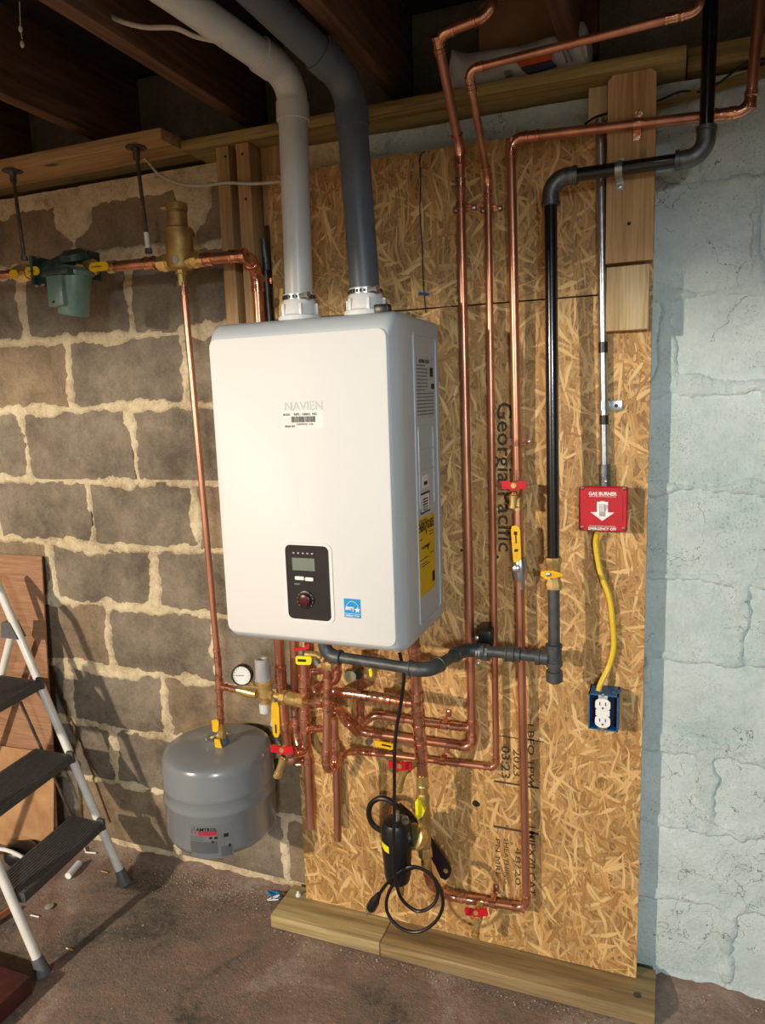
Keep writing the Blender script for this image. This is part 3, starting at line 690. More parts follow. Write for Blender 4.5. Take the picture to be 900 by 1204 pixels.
def collar(x, y, lab, clamp):
    t = thing('vent_collar', lab, 'collar', (x, y, UZ1 - .004))
    MB().lathe((x, y, UZ1 - .003), (0, 0, 1), [(0, .048), (.012, .046), (.016, .040), (.044, .036), (.046, .0345), (.058, .0345)], 28).build('socket', WHITE, t)
    for k in range(6):
        a = k * math.pi / 3; MB().box((x + .041 * math.cos(a) - .003, y + .041 * math.sin(a) - .003, UZ1 - .002), (x + .041 * math.cos(a) + .003, y + .041 * math.sin(a) + .003, UZ1 + .034), .001).build('rib', WHITE, t)
    ring = [Vector((x + .0355 * math.cos(a), y + .0355 * math.sin(a), UZ1 + .048)) for a in [2 * math.pi * k / 28 for k in range(28)]]
    n = 28; vs_ = [p + Vector((0, 0, dz)) for dz in (-.005, .005) for p in ring]
    c = MB().add(vs_, [(k, (k + 1) % n, n + (k + 1) % n, n + k) for k in range(n)]).build('hose_clamp', STEEL, t)
    for k in range(0, 28):
        a = 2 * math.pi * (k + .5) / 28; q = Vector((x + .0360 * math.cos(a), y + .0360 * math.sin(a), UZ1 + .048)); tt = Vector((-math.sin(a), math.cos(a), 0)) * .0022
        if math.sin(a) < .3: MB().add([q - tt + Vector((0, 0, -.003)), q + tt + Vector((0, 0, -.003)), q + tt + Vector((0, 0, .003)), q - tt + Vector((0, 0, .003))], [(0, 1, 2, 3)]).build('slot', INK, c)
    MB().lathe((x + .02, y - .036, UZ1 + .048), (1, -.2, 0), [(0, .005), (.016, .005), (.018, .0065), (.024, .0065)], 10).build('clamp_screw', STEEL, c)
    if clamp: MB().box((x + .03, y - .035, UZ1 - .001), (x + .062, y - .012, UZ1 + .018), .003).build('test_port_cap', BLACK, t)
    return t
collar(.194, -.235, 'white collar with slotted clamp under the white vent pipe', False)
collar(at(430, 345, -.235).x, -.235, 'white collar with black side port under the dark grey vent pipe', True)

# ------------------------------------------------------------------ copper risers on the board
R34, R12, R1 = .0102, .0079, .0140
pipe_run('copper_riser', 'leftmost tall copper riser on the strand board, jogging out round the sill', 'pipe',
    [(580, -20, -.185), (577, 17, -.185), (514, 42, -.185), (541, 176, -.034), (556, 879, -.034), (425, 861, -.055), (402, 836, -.10), (387, 829, -.15)], R34, .022,
    coup=[(2, .06, .03), (3, .012, .03), (3, .05, .022, 1.16, SOLDER), (3, .968, .055, 1.2)], straps=[(3, .083)])
pipe_run('copper_riser', 'thin middle copper riser behind the strand board lettering', 'pipe',
    [(825, -20, -.19), (823, 13, -.19), (551, 82, -.19), (574, 211, -.032), (584, 903, -.032), (425, 884, -.05), (407, 884, -.09), (398, 897, -.13)], R12, .018,
    coup=[(2, .12, .03), (3, .0, .024), (3, .035, .03), (1, .11, .022), (4, .06, .02)], straps=[(3, .04), (4, .38)])
r3 = pipe_run('copper_riser', 'right copper riser with yellow and red valves, crossing above the upright board', 'pipe',
    [(896, -20, -.055), (882, 131, -.055), (601, 163, -.053), (609, 570, -.034), (619.5, 1068, -.034), (528, 1054, -.045), (505, 1040, -.085), (501, 1000, -.105)], R34, .024,
    coup=[(0, .92, .03), (1, .1, .045), (1, .90, .03), (2, .02, .03), (2, .975, .03, 1.25), (3, .04, .03, 1.2, BRASS), (4, .09, .03), (4, .65, .05), (4, .9, .04)], straps=[(2, .87), (4, .42)])
strap(r3, at(750, 146, -.054), (at(760, 145, -.054) - at(740, 147, -.054)).normalized(), R34, -.041)
pipe_run('copper_branch', 'upper short copper branch from the leftmost riser to a capped drop', 'pipe',
    [(554, 856, -.034), (505, 850.5, -.04), (440, 840, -.055), (424, 852, -.085), (424, 786, -.115)], R12 * 1.15, .018,
    coup=[(0, .35, .03), (2, .3, .02), (3, .35, .025), (1, .5, .02)], straps=[(0, .62)])
mainp = pipe_run('copper_main', 'thick copper pipe dropping from under the heater to the magnetic filter', 'pipe',
    [(486, 742, -.175), (491, 828, -.165), (498, 924, -.115)], R1 * .93, .02, coup=[(0, .25, .02, 1.1), (1, .02, .035), (1, .32, .04), (1, .5, .02), (1, .62, .04), (1, .93, .04, 1.12, BRASS)])
pipe_run('copper_header', 'horizontal copper header under the heater joining the thick main', 'pipe',
    [(387, 812, -.16), (444, 820, -.165), (491, 828, -.165)], R1 * .72, .01, coup=[(0, .22, .025), (0, .45, .03), (0, .75, .02, 1.35, SOLDER), (1, .1, .05, 1.35), (1, .6, .03)])
# copper under the heater
pipe_run('copper_drop', 'outer left copper pipe passing behind the heater down to the red drain valve', 'pipe',
    [(226, 306.5, -.12), (290, 300, -.115), (302, 318, -.030), (330.5, 800, -.030), (338, 878, -.030)], R1, .03,
    coup=[(0, .08, .05, 1.15, BRASS), (0, .3, .03, 1.2), (0, .93, .02), (2, .03, .04), (3, .0, .035), (3, .7, .03)], straps=[(2, .02)], strap_y=.012)
pipe_run('copper_drop', 'second copper pipe from the left under the heater, behind the brass valve', 'pipe',
    [(345.5, 735, -.045), (349, 865, -.045), (357, 893, -.07), (344, 893, -.13)], R1 * .9, .02, coup=[(0, .78, .03, 1.15, SOLDER), (0, .9, .02)])
pipe_run('copper_drop', 'copper pipe under the yellow tagged valve that hooks forward at its foot', 'pipe',
    [(358, 775, -.15), (359, 884, -.15), (340, 884, -.195)], R1 * .9, .022, coup=[(0, .25, .04), (0, .6, .03), (0, .85, .04)])
pipe_run('copper_branch', 'short copper stub linking two drops below the brass backflow valve', 'pipe', [(358, 858, -.15), (384, 856, -.165)], R12, .01, coup=[(0, .4, .02), (0, .75, .015)])
pipe_run('copper_discharge', 'left open-ended copper discharge pipe in front of the board edge', 'pipe', [(357, 872, -.10), (362.5, 888, -.10), (366.5, 973, -.10)], R1 * .95, .01)
pipe_run('copper_drop', 'slender front copper drop with a hooked foot under the gas elbow', 'pipe',
    [(386, 776, -.20), (384, 905, -.20), (395, 903, -.15), (393, 845, -.14)], R34, .022, coup=[(0, .12, .03), (0, .3, .03), (0, .42, .025), (0, .88, .035), (2, .5, .03)])
pipe_run('copper_discharge', 'right open-ended copper discharge pipe on the left part of the board', 'pipe', [(396, 893, -.135), (397.5, 988, -.135)], R34 * .95, .01, coup=[(0, .05, .02)])
pipe_run('copper_branch', 'copper offset bending away behind the slender front drop', 'pipe', [(382, 829, -.19), (400, 834, -.15), (404, 845, -.12), (420, 862, -.07)], R12 * 1.2, .012, coup=[(0, .3, .02)])
pipe_run('copper_branch', 'small copper loop between the heater outlets below the gas elbow', 'pipe', [(365, 790, -.10), (378, 789, -.11), (395, 784, -.12), (402, 770, -.12)], R12, .012, coup=[(0, .4, .016)])
pipe_run('copper_branch', 'copper stub pipe directly behind the front drop', 'pipe', [(371, 812, -.09), (377, 806, -.10), (396, 800, -.10), (398, 770, -.10)], R34, .014, coup=[(1, .4, .016)])

# ------------------------------------------------------------------ gas pipe
gas = pipe_run('gas_pipe', 'black gas pipe from the heater to the tee and up to the joists', 'pipe',
    [(383, 742, -.24), (381, 770, -.24), (504, 789, -.262), (547, 763, -.115), (650.5, 773.5, -.108)], .0125, .03, IRON, IRON, fat=1.28, hub=.016, coup=[(3, .52, .022, 1.5), (3, .60, .016, 1.35)])
gas2 = pipe_run('gas_riser', 'glossy black gas riser with grey iron elbows at upper right', 'pipe',
    [(837, -20, -.082), (830, 184, -.082), (647.5, 210, -.082), (651, 655, -.108)], .0133, .034, BLACKPIPE, MALL, fat=1.3, hub=.02)
MB().tube([at(651.5, 690, -.108), at(652, 757, -.108)], .0128, 18).build('lower_pipe', IRON, gas2)
g3 = thing('gas_tee', 'black iron tee with capped drip leg at the foot of the gas riser', 'fitting', at(652, 812, -.108))
dn = (at(652, 812, -.108) - at(651, 757, -.108)).normalized(); q = at(651.5, 757, -.108)
MB().lathe(q, dn, [(0, .017), (.001, .0185), (.008, .0185), (.009, .0168), (.040, .0168), (.041, .0185), (.05, .0185), (.051, .014), (.062, .014), (.063, .0185), (.085, .0185), (.090, .012)], 20).build('tee_body', IRON, g3)
c = at(650.5, 774, -.108); d = (at(600, 769.5, -.108) - c).normalized()
MB().lathe(c, d, [(.01, .0165), (.027, .0165), (.028, .0185), (.038, .0185), (.0385, .014)], 20).build('branch', IRON, g3)
MB().lathe(c, d, [(.14, .0145), (.145, .0205), (.16, .0205), (.162, .017), (.17, .017)], 8).build('union_nut', IRON, g3)
# strut clamp
sc_ = thing('strut_clamp', 'black strut with steel clamp holding the gas pipe by the strand board', 'clamp', at(569, 765, -.05))
a = at(562, 739, -.06); b = at(579, 757, -.06)
MB().box((a.x, -.075, b.z - .01), (b.x, -.001, a.z), .002).build('strut', BLACK, sc_)
cc = at(561, 766, -.115); ax = (at(600, 769.5, -.108) - at(547, 763, -.115)).normalized()
for k in (-1, 1): MB().lathe(cc + ax * (.002 + k * .003), ax, [(0, .0135), (0, .0165), (.004, .0165), (.004, .0135)], 20).build('clamp_ring', STEEL, sc_)
for px, py in ((561, 750), (562, 780)): MB().lathe(at(px, py, -.118), (0, -1, 0), [(0, .005), (.004, .005), (.005, .003)], 8).build('clamp_screw', STEEL, sc_)
# strap on horizontal gas pipe
pq = at(728, 199, -.082); dd = (at(760, 194.5, -.082) - at(700, 203, -.082)).normalized(); strap(gas2, pq, dd, .0135, -.041, STEEL)

# ------------------------------------------------------------------ conduit, switch, outlet
cn = thing('metal_conduit', 'thin galvanised conduit running down to the red switch', 'conduit', at(711.5, 560, -.014))
MB().tube([at(706, 140, -.014), at(711.5, 560, -.014)], .0092, 16).build('tube', STEEL, cn)
for (py, h, m_) in ((410, .020, BLACK), (494, .010, BLACK)):
    px = 706 + (py - 140) / 420 * 5.5; MB().tube([at(px, py - 6 if h < .015 else py - 8, -.014), at(px, py + 5, -.014)], .0098, 16).build('tape_band', m_, cn)
MB().tube([at(711.2, 546, -.014), at(711.5, 574, -.014)], .0125, 16).build('connector', MALL, cn); MB().lathe(at(713, 566, -.026), (0, -1, 0), [(0, .003), (.003, .003), (.004, .001)], 8).build('screw', STEEL, cn)
a = at(709.5, 471, 0); b = at(732, 483, 0); cs = MB().box((a.x, -.004, b.z), (b.x, -.0005, a.z), .0005).build('conduit_strap', STEEL, cn); MB().lathe(at(725, 477, -.004), (0, -1, 0), [(0, .004), (.001, .004)], 8).build('screw', INK, cs)
MB().tube([at(710, 472, -.014), at(710, 482, -.014)], .0105, 14).build('strap_loop', STEEL, cn)
SWY = -.050
a = at(681, 572, SWY); b = at(738, 626, SWY); sx0, sx1, sz0, sz1 = a.x, b.x, b.z, a.z
sw = thing('emergency_switch', 'red square emergency switch plate with a white down arrow', 'switch', ((sx0 + sx1) / 2, -.001, sz0))
loft([rrect(sx0 + .004, sx1 - .004, sz0 + .004, sz1 - .004, .008, -.001), rrect(sx0 + .004, sx1 - .004, sz0 + .004, sz1 - .004, .008, SWY + .010)]).build('back_box', MALL, sw)
loft([rrect(sx0, sx1, sz0, sz1, .006, SWY + .012), rrect(sx0, sx1, sz0, sz1, .006, SWY + .003), rrect(sx0 + .003, sx1 - .003, sz0 + .003, sz1 - .003, .006, SWY)]).build('cover_plate', REDBOX, sw)
MB().prism([(sx0 + .010 + dx, SWY - .0016, sz0 + .012 + dz) for dx, dz in ((0, .01), (.01, 0), (.072, 0), (.082, .01), (.082, .07), (.072, .08), (.01, .08), (0, .07))], (0, .002, 0)).build('raised_face', REDBOX, sw)
for u in (.008, .095):
    for v in (.008, .095): MB().lathe((sx0 + u, SWY + .0005, sz0 + v), (0, -1, 0), [(0, .0042), (.002, .004), (.0028, .002)], 10).build('screw', DSTEEL, sw)
SY = SWY - .0019; mx = (sx0 + sx1) / 2 - .001
fit_text('GAS BURNER', (sx0 + .021, SY + .0003, sz1 - .0185), (1, 0, 0), (0, 0, 1), .059, .0075, WINK, sw, .03)
fit_text('EMERGENCY OFF', (sx0 + .021, SY + .0003, sz0 + .0035), (1, 0, 0), (0, 0, 1), .059, .006, WINK, sw, .03)
fit_text('ON', (mx - .0045, SY, sz1 - .035), (1, 0, 0), (0, 0, 1), .009, .0045, WINK, sw, .03)
for z in (sz1 - .0215, sz0 + .012): MB().box((sx0 + .022, SY, z), (sx0 + .078, SY + .001, z + .0007)).build('printed_line', WINK, sw)
za = sz0 + .024
MB().prism([(mx + x_, SY, za + z_) for x_, z_ in ((0, 0), (.025, .019), (.0115, .019), (.0115, .042), (-.0115, .042), (-.0115, .019), (-.025, .019))], (0, .0008, 0)).build('white_arrow', WINK, sw)
MB().box((mx - .0065, SY - .001, za + .010), (mx + .0065, SY + .0004, za + .037), .0004).build('toggle_slot', GREYP, sw)
MB().prism([(mx - .0045, SY - .001, za + .020), (mx - .0045, SY - .012, za + .034), (mx - .0045, SY - .009, za + .037), (mx - .0045, SY - .001, za + .034)], (.009, 0, 0)).build('toggle', WHITE, sw)
for z in (sz1 - .028, sz0 + .017): MB().lathe((mx, SY, z), (0, -1, 0), [(0, .002), (.001, .0018)], 8).build('screw', REDBOX, sw)

OY = -.058
a = at(692.5, 815, OY); b = at(727, 861, OY); ox0, ox1, oz0, oz1 = a.x, b.x, b.z, a.z
ob_ = thing('outlet_box', 'blue plastic electrical box with a white duplex socket', 'outlet', ((ox0 + ox1) / 2, -.001, oz0))
t_ = .003; mb = MB()
mb.box((ox0, OY, oz0), (ox0 + t_, -.001, oz1)); mb.box((ox1 - t_, OY, oz0), (ox1, -.001, oz1)); mb.box((ox0, OY, oz0), (ox1, -.001, oz0 + t_)); mb.box((ox0, OY, oz1 - t_), (ox1, -.001, oz1)); mb.build('box_walls', BLUE, ob_)
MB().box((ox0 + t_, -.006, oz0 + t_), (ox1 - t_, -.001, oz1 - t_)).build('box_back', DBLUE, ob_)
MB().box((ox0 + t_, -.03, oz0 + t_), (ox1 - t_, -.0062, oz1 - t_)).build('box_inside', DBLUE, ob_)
for u in (.012, .024, .050, .062): MB().box((ox0 + u, OY + .015, oz1), (ox0 + u + .007, OY + .035, oz1 + .0025), .0005).build('clamp_tab', BLUE, ob_)
ocx = (ox0 + ox1) / 2 - .001; oc = (oz0 + oz1) / 2
yk = MB().box((ocx - .010, OY - .0005, oz0 + .002), (ocx + .010, OY + .0008, oz1 - .002), .0003).build('steel_yoke', STEEL, ob_)
for sgn in (-1, 1):
    zc = oc + sgn * .0195; n = 24
    MB().prism([(ocx + max(-.0165, min(.0165, .0185 * math.cos(2 * math.pi * k / n))), OY - .004, zc + .0155 * math.sin(2 * math.pi * k / n)) for k in range(n)], (0, .0035, 0)).build('socket_face', WHITE, ob_)
    for dx in (-.0062, .0062): MB().box((ocx + dx - .0011, OY - .0043, zc - .0012), (ocx + dx + .0011, OY - .003, zc + .0065)).build('slot', INK, ob_)
    MB().lathe((ocx, OY - .003, zc - .0075), (0, -1, 0), [(0, .0024), (.0013, .0024)], 10).build('slot', INK, ob_)
    MB().lathe((ocx, OY, oc + sgn * .042), (0, -1, 0), [(0, .003), (.0015, .003), (.002, .001)], 10).build('screw', STEEL, ob_)
MB().box((ocx - .0155, OY - .0035, oc - .007), (ocx + .0155, OY - .0008, oc + .007), .001).build('socket_body', WHITE, ob_)
def smooth(pts, k=4):
    P = [Vector(p) for p in pts]; out = []
    for i in range(len(P) - 1):
        p0 = P[max(i - 1, 0)]; p1 = P[i]; p2 = P[i + 1]; p3 = P[min(i + 2, len(P) - 1)]
        for j in range(k):
            t = j / k; out.append(.5 * ((2 * p1) + (p2 - p0) * t + (2 * p0 - 5 * p1 + 4 * p2 - p3) * t * t + (-p0 + 3 * p1 - 3 * p2 + p3) * t ** 3))
    return out + [P[-1]]
def cable(name, label, pts, r, m, cat='cable', seg=10):
    P = smooth([at(*p) for p in pts], 6); return tag(MB().tube(P, r, seg).build(name, m), label, cat)
cable('power_cable', 'yellow cable curving from the red switch down to the blue outlet box', [(703, 627, -.03), (701, 640, -.02), (706, 672, -.015), (717, 703, -.015), (721, 735, -.015), (722, 760, -.015), (717, 782, -.015), (707, 803, -.03), (704, 813, -.04)], .0062, CABLEY)

# ------------------------------------------------------------------ wires
cable('white_wire', 'white wire sagging from the ceiling board past the pine studs to the vent pipe', [(40, 206, -.02), (90, 200, -.02), (140, 192, -.02), (168, 186, -.03), (186, 204, -.05), (212, 216, -.05), (240, 218, -.05), (265, 215, -.052), (292, 216, -.052), (316, 215, -.05), (345, 211, -.03)], .0038, CABLEW)
cable('white_wire', 'white wire looping along the joist at the top left', [(100, 2, -.45), (112, 10, -.45), (140, 24, -.45), (170, 32, -.45), (205, 33, -.45), (230, 43, -.42), (262, 50, -.40)], .0045, CABLEW)
t = cable('thin_black_wire', 'thin black wire hanging down the strand board right of the dark vent pipe', [(500, 178, -.004), (494, 186, -.004), (495, 215, -.004), (494, 250, -.004), (497, 290, -.004), (498, 330, -.004), (501, 368, -.003)], .0013, INK, seg=6)
MB().tube([at(494.5, 197, -.005), at(494.5, 209, -.005)], .0028, 8).build('green_tag', DGREEN, t); MB().tube([at(493, 345, -.005), at(504, 346, -.005)], .0028, 8).build('blue_tag', BLUE, t)
cable('black_wire', 'thin black wire draped across the top of the white wall', [(688, 146, -.022), (700, 138, -.01), (712, 134, -.0), (728, 128, .02), (765, 122, .03), (800, 108, .03), (822, 108, .03), (842, 100, -.02), (880, 73, -.05), (905, 70, -.05)], .0022, INK)
a = at(765, 127, .03); b = at(905, 82, .03); w2 = Vector((0, 0, .02))
tag(MB().prism([a + Vector((0, 0, -.006)), b + Vector((0, 0, -.010)), b + Vector((0, 0, .012)), a + Vector((0, 0, .004))], (0, .012, 0)).build('wood_lath', TREATX), 'slanting yellowish lath under the sill plank at upper right', 'lath')

# ------------------------------------------------------------------ hangers, line, pump, air separator
LY = -.116
def hanger(px0, py0, px1, py1, m, lab, tagged):
    a = at(px0, py0, z=2.0895); a.y = LY if True else a.y; b = at(px1, py1, LY); b.x = b.x
    a = Vector((a.x, a.y, 2.0895)); b.y = a.y
    t = thing('hanger_rod', lab, 'rod', b)
    MB().lathe(a, (0, 0, -1), [(0, .026), (.003, .026), (.004, .010), (.012, .009), (.03, .008)], 8).build('ceiling_flange', m, t)
    MB().tube([a, b], .0048, 10).build('rod', DSTEEL, t)
    if tagged: MB().tube([b.lerp(a, .05), b.lerp(a, .2)], .0062, 10).build('white_tag', WHITE, t)
    MB().lathe(b + Vector((0, 0, .012)), (0, 0, -1), [(0, .008), (.012, .009)], 6).build('nut', DSTEEL, t)
hanger(15, 201, 29, 306, MALL, 'left hanger rod above the green pump', False)
hanger(160, 173, 175, 298, DSTEEL, 'right hanger rod with a white tag, left of the brass air separator', True)
line = pipe_run('copper_line', 'copper pipe between the pump valves and the brass air separator', 'pipe', [(128, 314, LY), (186, 308.5, LY)], R1 * .95, .01, coup=[(0, .08, .02, 1.2, BRASS), (0, .85, .03)])
pipe_run('copper_line', 'copper pipe entering at the far left of the green pump', 'pipe', [(-110, 331, LY), (24, 321.5, LY)], R1 * .8, .01, coup=[(0, .93, .02)])
# pump
pc = at(78, 318, -.125)
pump = thing('circulator_pump', 'green circulator pump hanging on the copper line below the ceiling board', 'pump', at(88, 372, -.16))
ax = Vector((1, 0, .0))
for px, py in ((50, 320), (105, 312)):
    q = at(px, py, LY); MB().lathe(q + Vector((-.005, 0, 0)), ax, [(0, .050), (.001, .052), (.009, .052), (.010, .050)], 4).build('flange', DGREEN, pump)
    for dz in (-.034, .034): MB().lathe(q + Vector((-.014, -.02 if dz > 0 else -.012, dz)), ax, [(0, .005), (.006, .005), (.006, .003), (.028, .003)], 6).build('bolt', STEEL, pump)
a = at(50, 320, LY); b = at(105, 312, LY)
MB().tube([a, a.lerp(b, .3), a.lerp(b, .5), a.lerp(b, .7), b], [.022, .03, .036, .03, .022], 16).build('volute', DGREEN, pump)
m0 = at(89, 318, -.165); m1 = at(87, 369, -.165)
MB().lathe(m0, (m1 - m0), [(-.01, .030), (0, .044), (.010, .045), (.011, .039), (.105, .038), (.112, .034), (.113, .02)], 24).build('motor', GREEN, pump)
MB().lathe(at(88, 306, -.15), (0, -.3, 1), [(0, .040), (.015, .036), (.026, .02)], 20).build('dome', DGREEN, pump)
p = at(53, 324, -.215); q2 = at(74, 359, -.215)
MB().box((p.x, -.215, q2.z), (q2.x + .002, -.155, p.z), .004).build('control_box', GREEN, pump)
MB().box((p.x - .004, -.222, p.z - .002), (q2.x + .03, -.135, p.z + .014), .003).build('shelf', DGREEN, pump)
MB().lathe(at(63, 355, -.216), (0, -1, 0), [(0, .003), (.002, .003)], 8).build('screw', INK, pump)
def flange_valve(pts_handle, body, lab):
    t = thing('isolation_valve', lab, 'valve', at(*body))
    q = at(*body); MB().lathe(q + Vector((-.03, 0, 0)), (1, 0, 0), [(0, .016), (.006, .017), (.007, .021), (.02, .023), (.04, .023), (.053, .021), (.054, .017), (.06, .016)], 8).build('body', BRASS, t)
    MB().lathe(q, (0, -1, 0), [(0, .010), (.03, .009), (.034, .006)], 10).build('stem', STEEL, t)
    for (x0, y0, x1, y1) in pts_handle:
        a = at(x0, y0, q.y - .032); b = at(x1, y1, q.y - .032); hgt = .011; L = (b - a); n = L.normalized(); u = Vector((0, -1, 0)).cross(n)
        pts_ = []
        for k in range(9): an = math.pi / 2 + math.pi * k / 8; pts_.append(a + n * hgt * (1 + math.cos(an)) + u * hgt * math.sin(an))
        for k in range(9): an = -math.pi / 2 + math.pi * k / 8; pts_.append(b - n * hgt * (1 - math.cos(an)) + u * hgt * math.sin(an))
        h = MB().prism(pts_, (0, -.004, 0)).build('handle', YELLOW, t)
        if (b - a).length > .035: fit_text('OPEN', a + n * .010 + Vector((0, -.0044, 0)) - u * (-.0) + Vector((0, 0, -.002)), (1, 0, 0), (0, 0, 1), (b - a).length * .5, .004, INK, h, .02)
    return t
flange_valve([(12, 323, 22, 322), (31, 320, 47, 318)], (27, 321, LY), 'brass valve with yellow two-part handle left of the green pump')
flange_valve([(88, 317, 100, 316), (106, 315, 128, 312.5)], (103, 315, LY - .012), 'brass valve with yellow two-part handle right of the green pump')
sep = thing('air_separator', 'tall cast brass air separator on the copper line', 'air separator', at(214, 322, LY))
a = at(213, 318, LY); up = Vector((0, 0, 1)); sc1 = (at(213, 268, LY).z - a.z)
zt = at(210, 238, LY).z - a.z
MB().lathe(a, up, [(0, .018), (.004, .030), (.012, .0335), (sc1 - .012, .0335), (sc1 - .011, .036), (sc1 - .003, .036), (sc1, .030), (sc1 + .002, .0245), (zt - .024, .024), (zt - .022, .021), (zt - .020, .021), (zt - .019, .026), (zt - .003, .026), (zt, .020)], 26).build('body', OLDBRASS, sep)
nz = a + up * (zt - .010); MB().tube([nz + Vector((-.01, -.006, 0)), nz + Vector((-.032, -.012, 0)), nz + Vector((-.038, -.014, 0))], [.009, .006, .003], 10).build('nozzle', OLDBRASS, sep)
for d in (-1, 1): MB().lathe(at(213, 307, LY) + Vector((d * .025, 0, 0)), (d, 0, .0), [(0, .020), (.012, .0185), (.013, .021), (.028, .021), (.029, .018), (.040, .018)], 8).build('end_nut', BRASS, sep)
q = at(206, 305, LY - .036); dsc = MB().lathe(q + Vector((0, .003, 0)), (-.2, -1, 0), [(0, .009), (.003, .009), (.0032, .006)], 16).build('logo_disc', PALEINK, sep)
MB().lathe(a + up * .003, (0, 0, -1), [(0, .015), (.012, .015), (.013, .011), (.028, .0105), (.029, .0125), (.04, .0125)], 8).build('bottom_nut', BRASS, sep)
# expansion line down to the tank
EY = -.125
ex = pipe_run('copper_expansion_line', 'thin copper pipe dropping from the air separator to the grey tank', 'pipe', [(216, 334, LY), (257, 785, EY), (260, 852, EY)], .0083, .012, coup=[(0, .012, .03), (0, .962, .03), (1, .3, .035, 1.3), (1, .62, .02), (1, .85, .025)])
tv = thing('tank_valve', 'small valve with two yellow tags on top of the grey tank', 'valve', at(261, 874, EY))
MB().tube([at(260, 850, EY), at(261, 872, EY)], .0135, 8).build('body', BRASS, tv)
MB().lathe(at(261, 868, EY), (0, 0, -1), [(0, .018), (.012, .019), (.013, .016), (.022, .016)], 12).build('blue_ring', mat('blue_grey_tape', (92, 116, 138), .5), tv)
MB().lathe(at(268, 862, EY), (1, -.3, 0), [(0, .006), (.008, .006), (.009, .003), (.014, .003)], 8).build('bleed_screw', STEEL, tv)
MB().lathe(at(253, 865, EY), (-.4, -1, 0), [(0, .007), (.03, .007), (.032, .003)], 8).build('stem', STEEL, tv)
def slab(pts, y, d, m, name, parent): return MB().prism([at(x_, y_, y) for x_, y_ in pts], (0, d, 0)).build(name, m, parent)
slab([(249, 847), (255, 846), (257, 848), (257, 859), (254, 861), (250, 860)], EY - .03, .004, YELLOW, 'tag_handle', tv)
slab([(252, 869), (258, 870), (261, 880), (257, 881), (253, 879)], EY - .03, .004, YELLOW, 'tag_handle', tv)
# tank
TY = -.128; TR = .1475
tc = at(261, 950, TY); tcx = tc.x
zt = at(260, 873, TY).z; zs = at(262, 921, TY - TR).z; zb0 = at(262, 1017, TY - TR * .8).z; zr1 = at(262, 952, TY - TR).z; zr2 = at(262, 968, TY - TR).z
tank = thing('expansion_tank', 'grey steel expansion tank hanging at the foot of the block wall', 'tank', (tcx, TY, zb0))
prof = [(0, .02), (.004, TR * .45), (.012, TR * .75), (.026, TR * .93), (.045, TR), (zr2 - zb0 - .004, TR), (zr2 - zb0, TR * 1.018), (zr2 - zb0 + .005, TR * 1.004), (zr1 - zb0 - .003, TR * 1.004), (zr1 - zb0 + .002, TR * 1.018), (zr1 - zb0 + .007, TR), (zs - zb0 - .012, TR), (zs - zb0 + .006, TR * .965)]
for k in range(1, 7):
    u = k / 6; prof.append((zs - zb0 + .006 + (zt - zs - .006) * (math.sin(u * math.pi / 2) ** .9), TR * .965 * math.cos(u * math.pi / 2 * .93)))
prof.append((zt - zb0 + .003, .012))
MB().lathe((tcx, TY, zb0), (0, 0, 1), prof, 56).build('shell', TANK, tank, ang=60)
def wrap(o_build, parent): pass
def on_tank(px, py):  # angle and height on the cylinder under a pixel
    y = TY - TR
    for _ in range(12):
        p = at(px, py, y); dx = max(-TR * .98, min(TR * .98, p.x - tcx)); y = TY - math.sqrt(TR * TR - dx * dx)
    return math.atan2(p.x - tcx, -(y - TY)), p.z
def tank_patch(px0, py0, px1, py1, m, name, parent, e=.0004):
    a0, z0 = on_tank(px0, py0); a1, z1 = on_tank(px1, py1 if py1 else py0); R_ = TR + e; n = 10
    vs_ = []; fs = []
    for k in range(n + 1):
        a = a0 + (a1 - a0) * k / n
        for z in (z0, z1): vs_.append((tcx + R_ * math.sin(a), TY - R_ * math.cos(a), z))
    fs = [(2 * k, 2 * k + 1, 2 * k + 3, 2 * k + 2) for k in range(n)]
    return MB().add(vs_, fs).build(name, m, parent, fix=False)
def tank_text(body, px, py, wid, hei, m, parent, bold=.01, e=.0009):
    a0, z0 = on_tank(px, py); t_ = text(body, 1, (0, 0, 0), (1, 0, 0), (0, 1, 0), m, None, bold=bold); lo = t_.location.copy()
    W = max(v.co.x + lo.x for v in t_.data.vertices); H = max(v.co.y + lo.y for v in t_.data.vertices); off = Vector((0, 0, 0)); q = parent
    while q is not None: off += q.location; q = q.parent
    for v in t_.data.vertices:
        c = v.co + lo; a = a0 + c.x / W * wid / TR; R_ = TR + e; v.co = Vector((tcx + R_ * math.sin(a), TY - R_ * math.cos(a), z0 + c.y / H * hei)) - off
    t_.location = (0, 0, 0); t_.parent = parent; return t_
LABG = mat('clear_label_grey', (112, 118, 121), .35); LABD = mat('label_print_grey', (88, 92, 95), .5)
lbl = tank_patch(223, 970, 276, 1005, LABG, 'label', tank)
tank_patch(224, 988, 257, 1003, LABD, 'small_print', lbl, .0006); tank_patch(260, 995, 274, 1004, LABD, 'small_print', lbl, .0006)
tank_text('AMTROL', 231, 977, .054, .009, INK, lbl, .02); tank_patch(233, 977.5, 255, 982, REDINK, 'red_stripe', lbl, .0006)
tank_patch(246, 984, 250, 986.5, INK, 'printed_mark', lbl, .0007); tank_patch(252, 984, 256, 986.5, INK, 'printed_mark', lbl, .0007); tank_patch(263, 980, 269, 983, INK, 'printed_mark', lbl, .0007); tank_patch(269, 992, 272, 994.5, INK, 'printed_mark', lbl, .0007); tank_patch(249, 988.5, 252, 991, INK, 'printed_mark', lbl, .0007)
for yy in (983, 985, 987): tank_patch(224, yy, 240, yy + .8, LABD, 'printed_line', lbl, .0006)
a0, z0 = on_tank(225, 979); R_ = TR + .0008
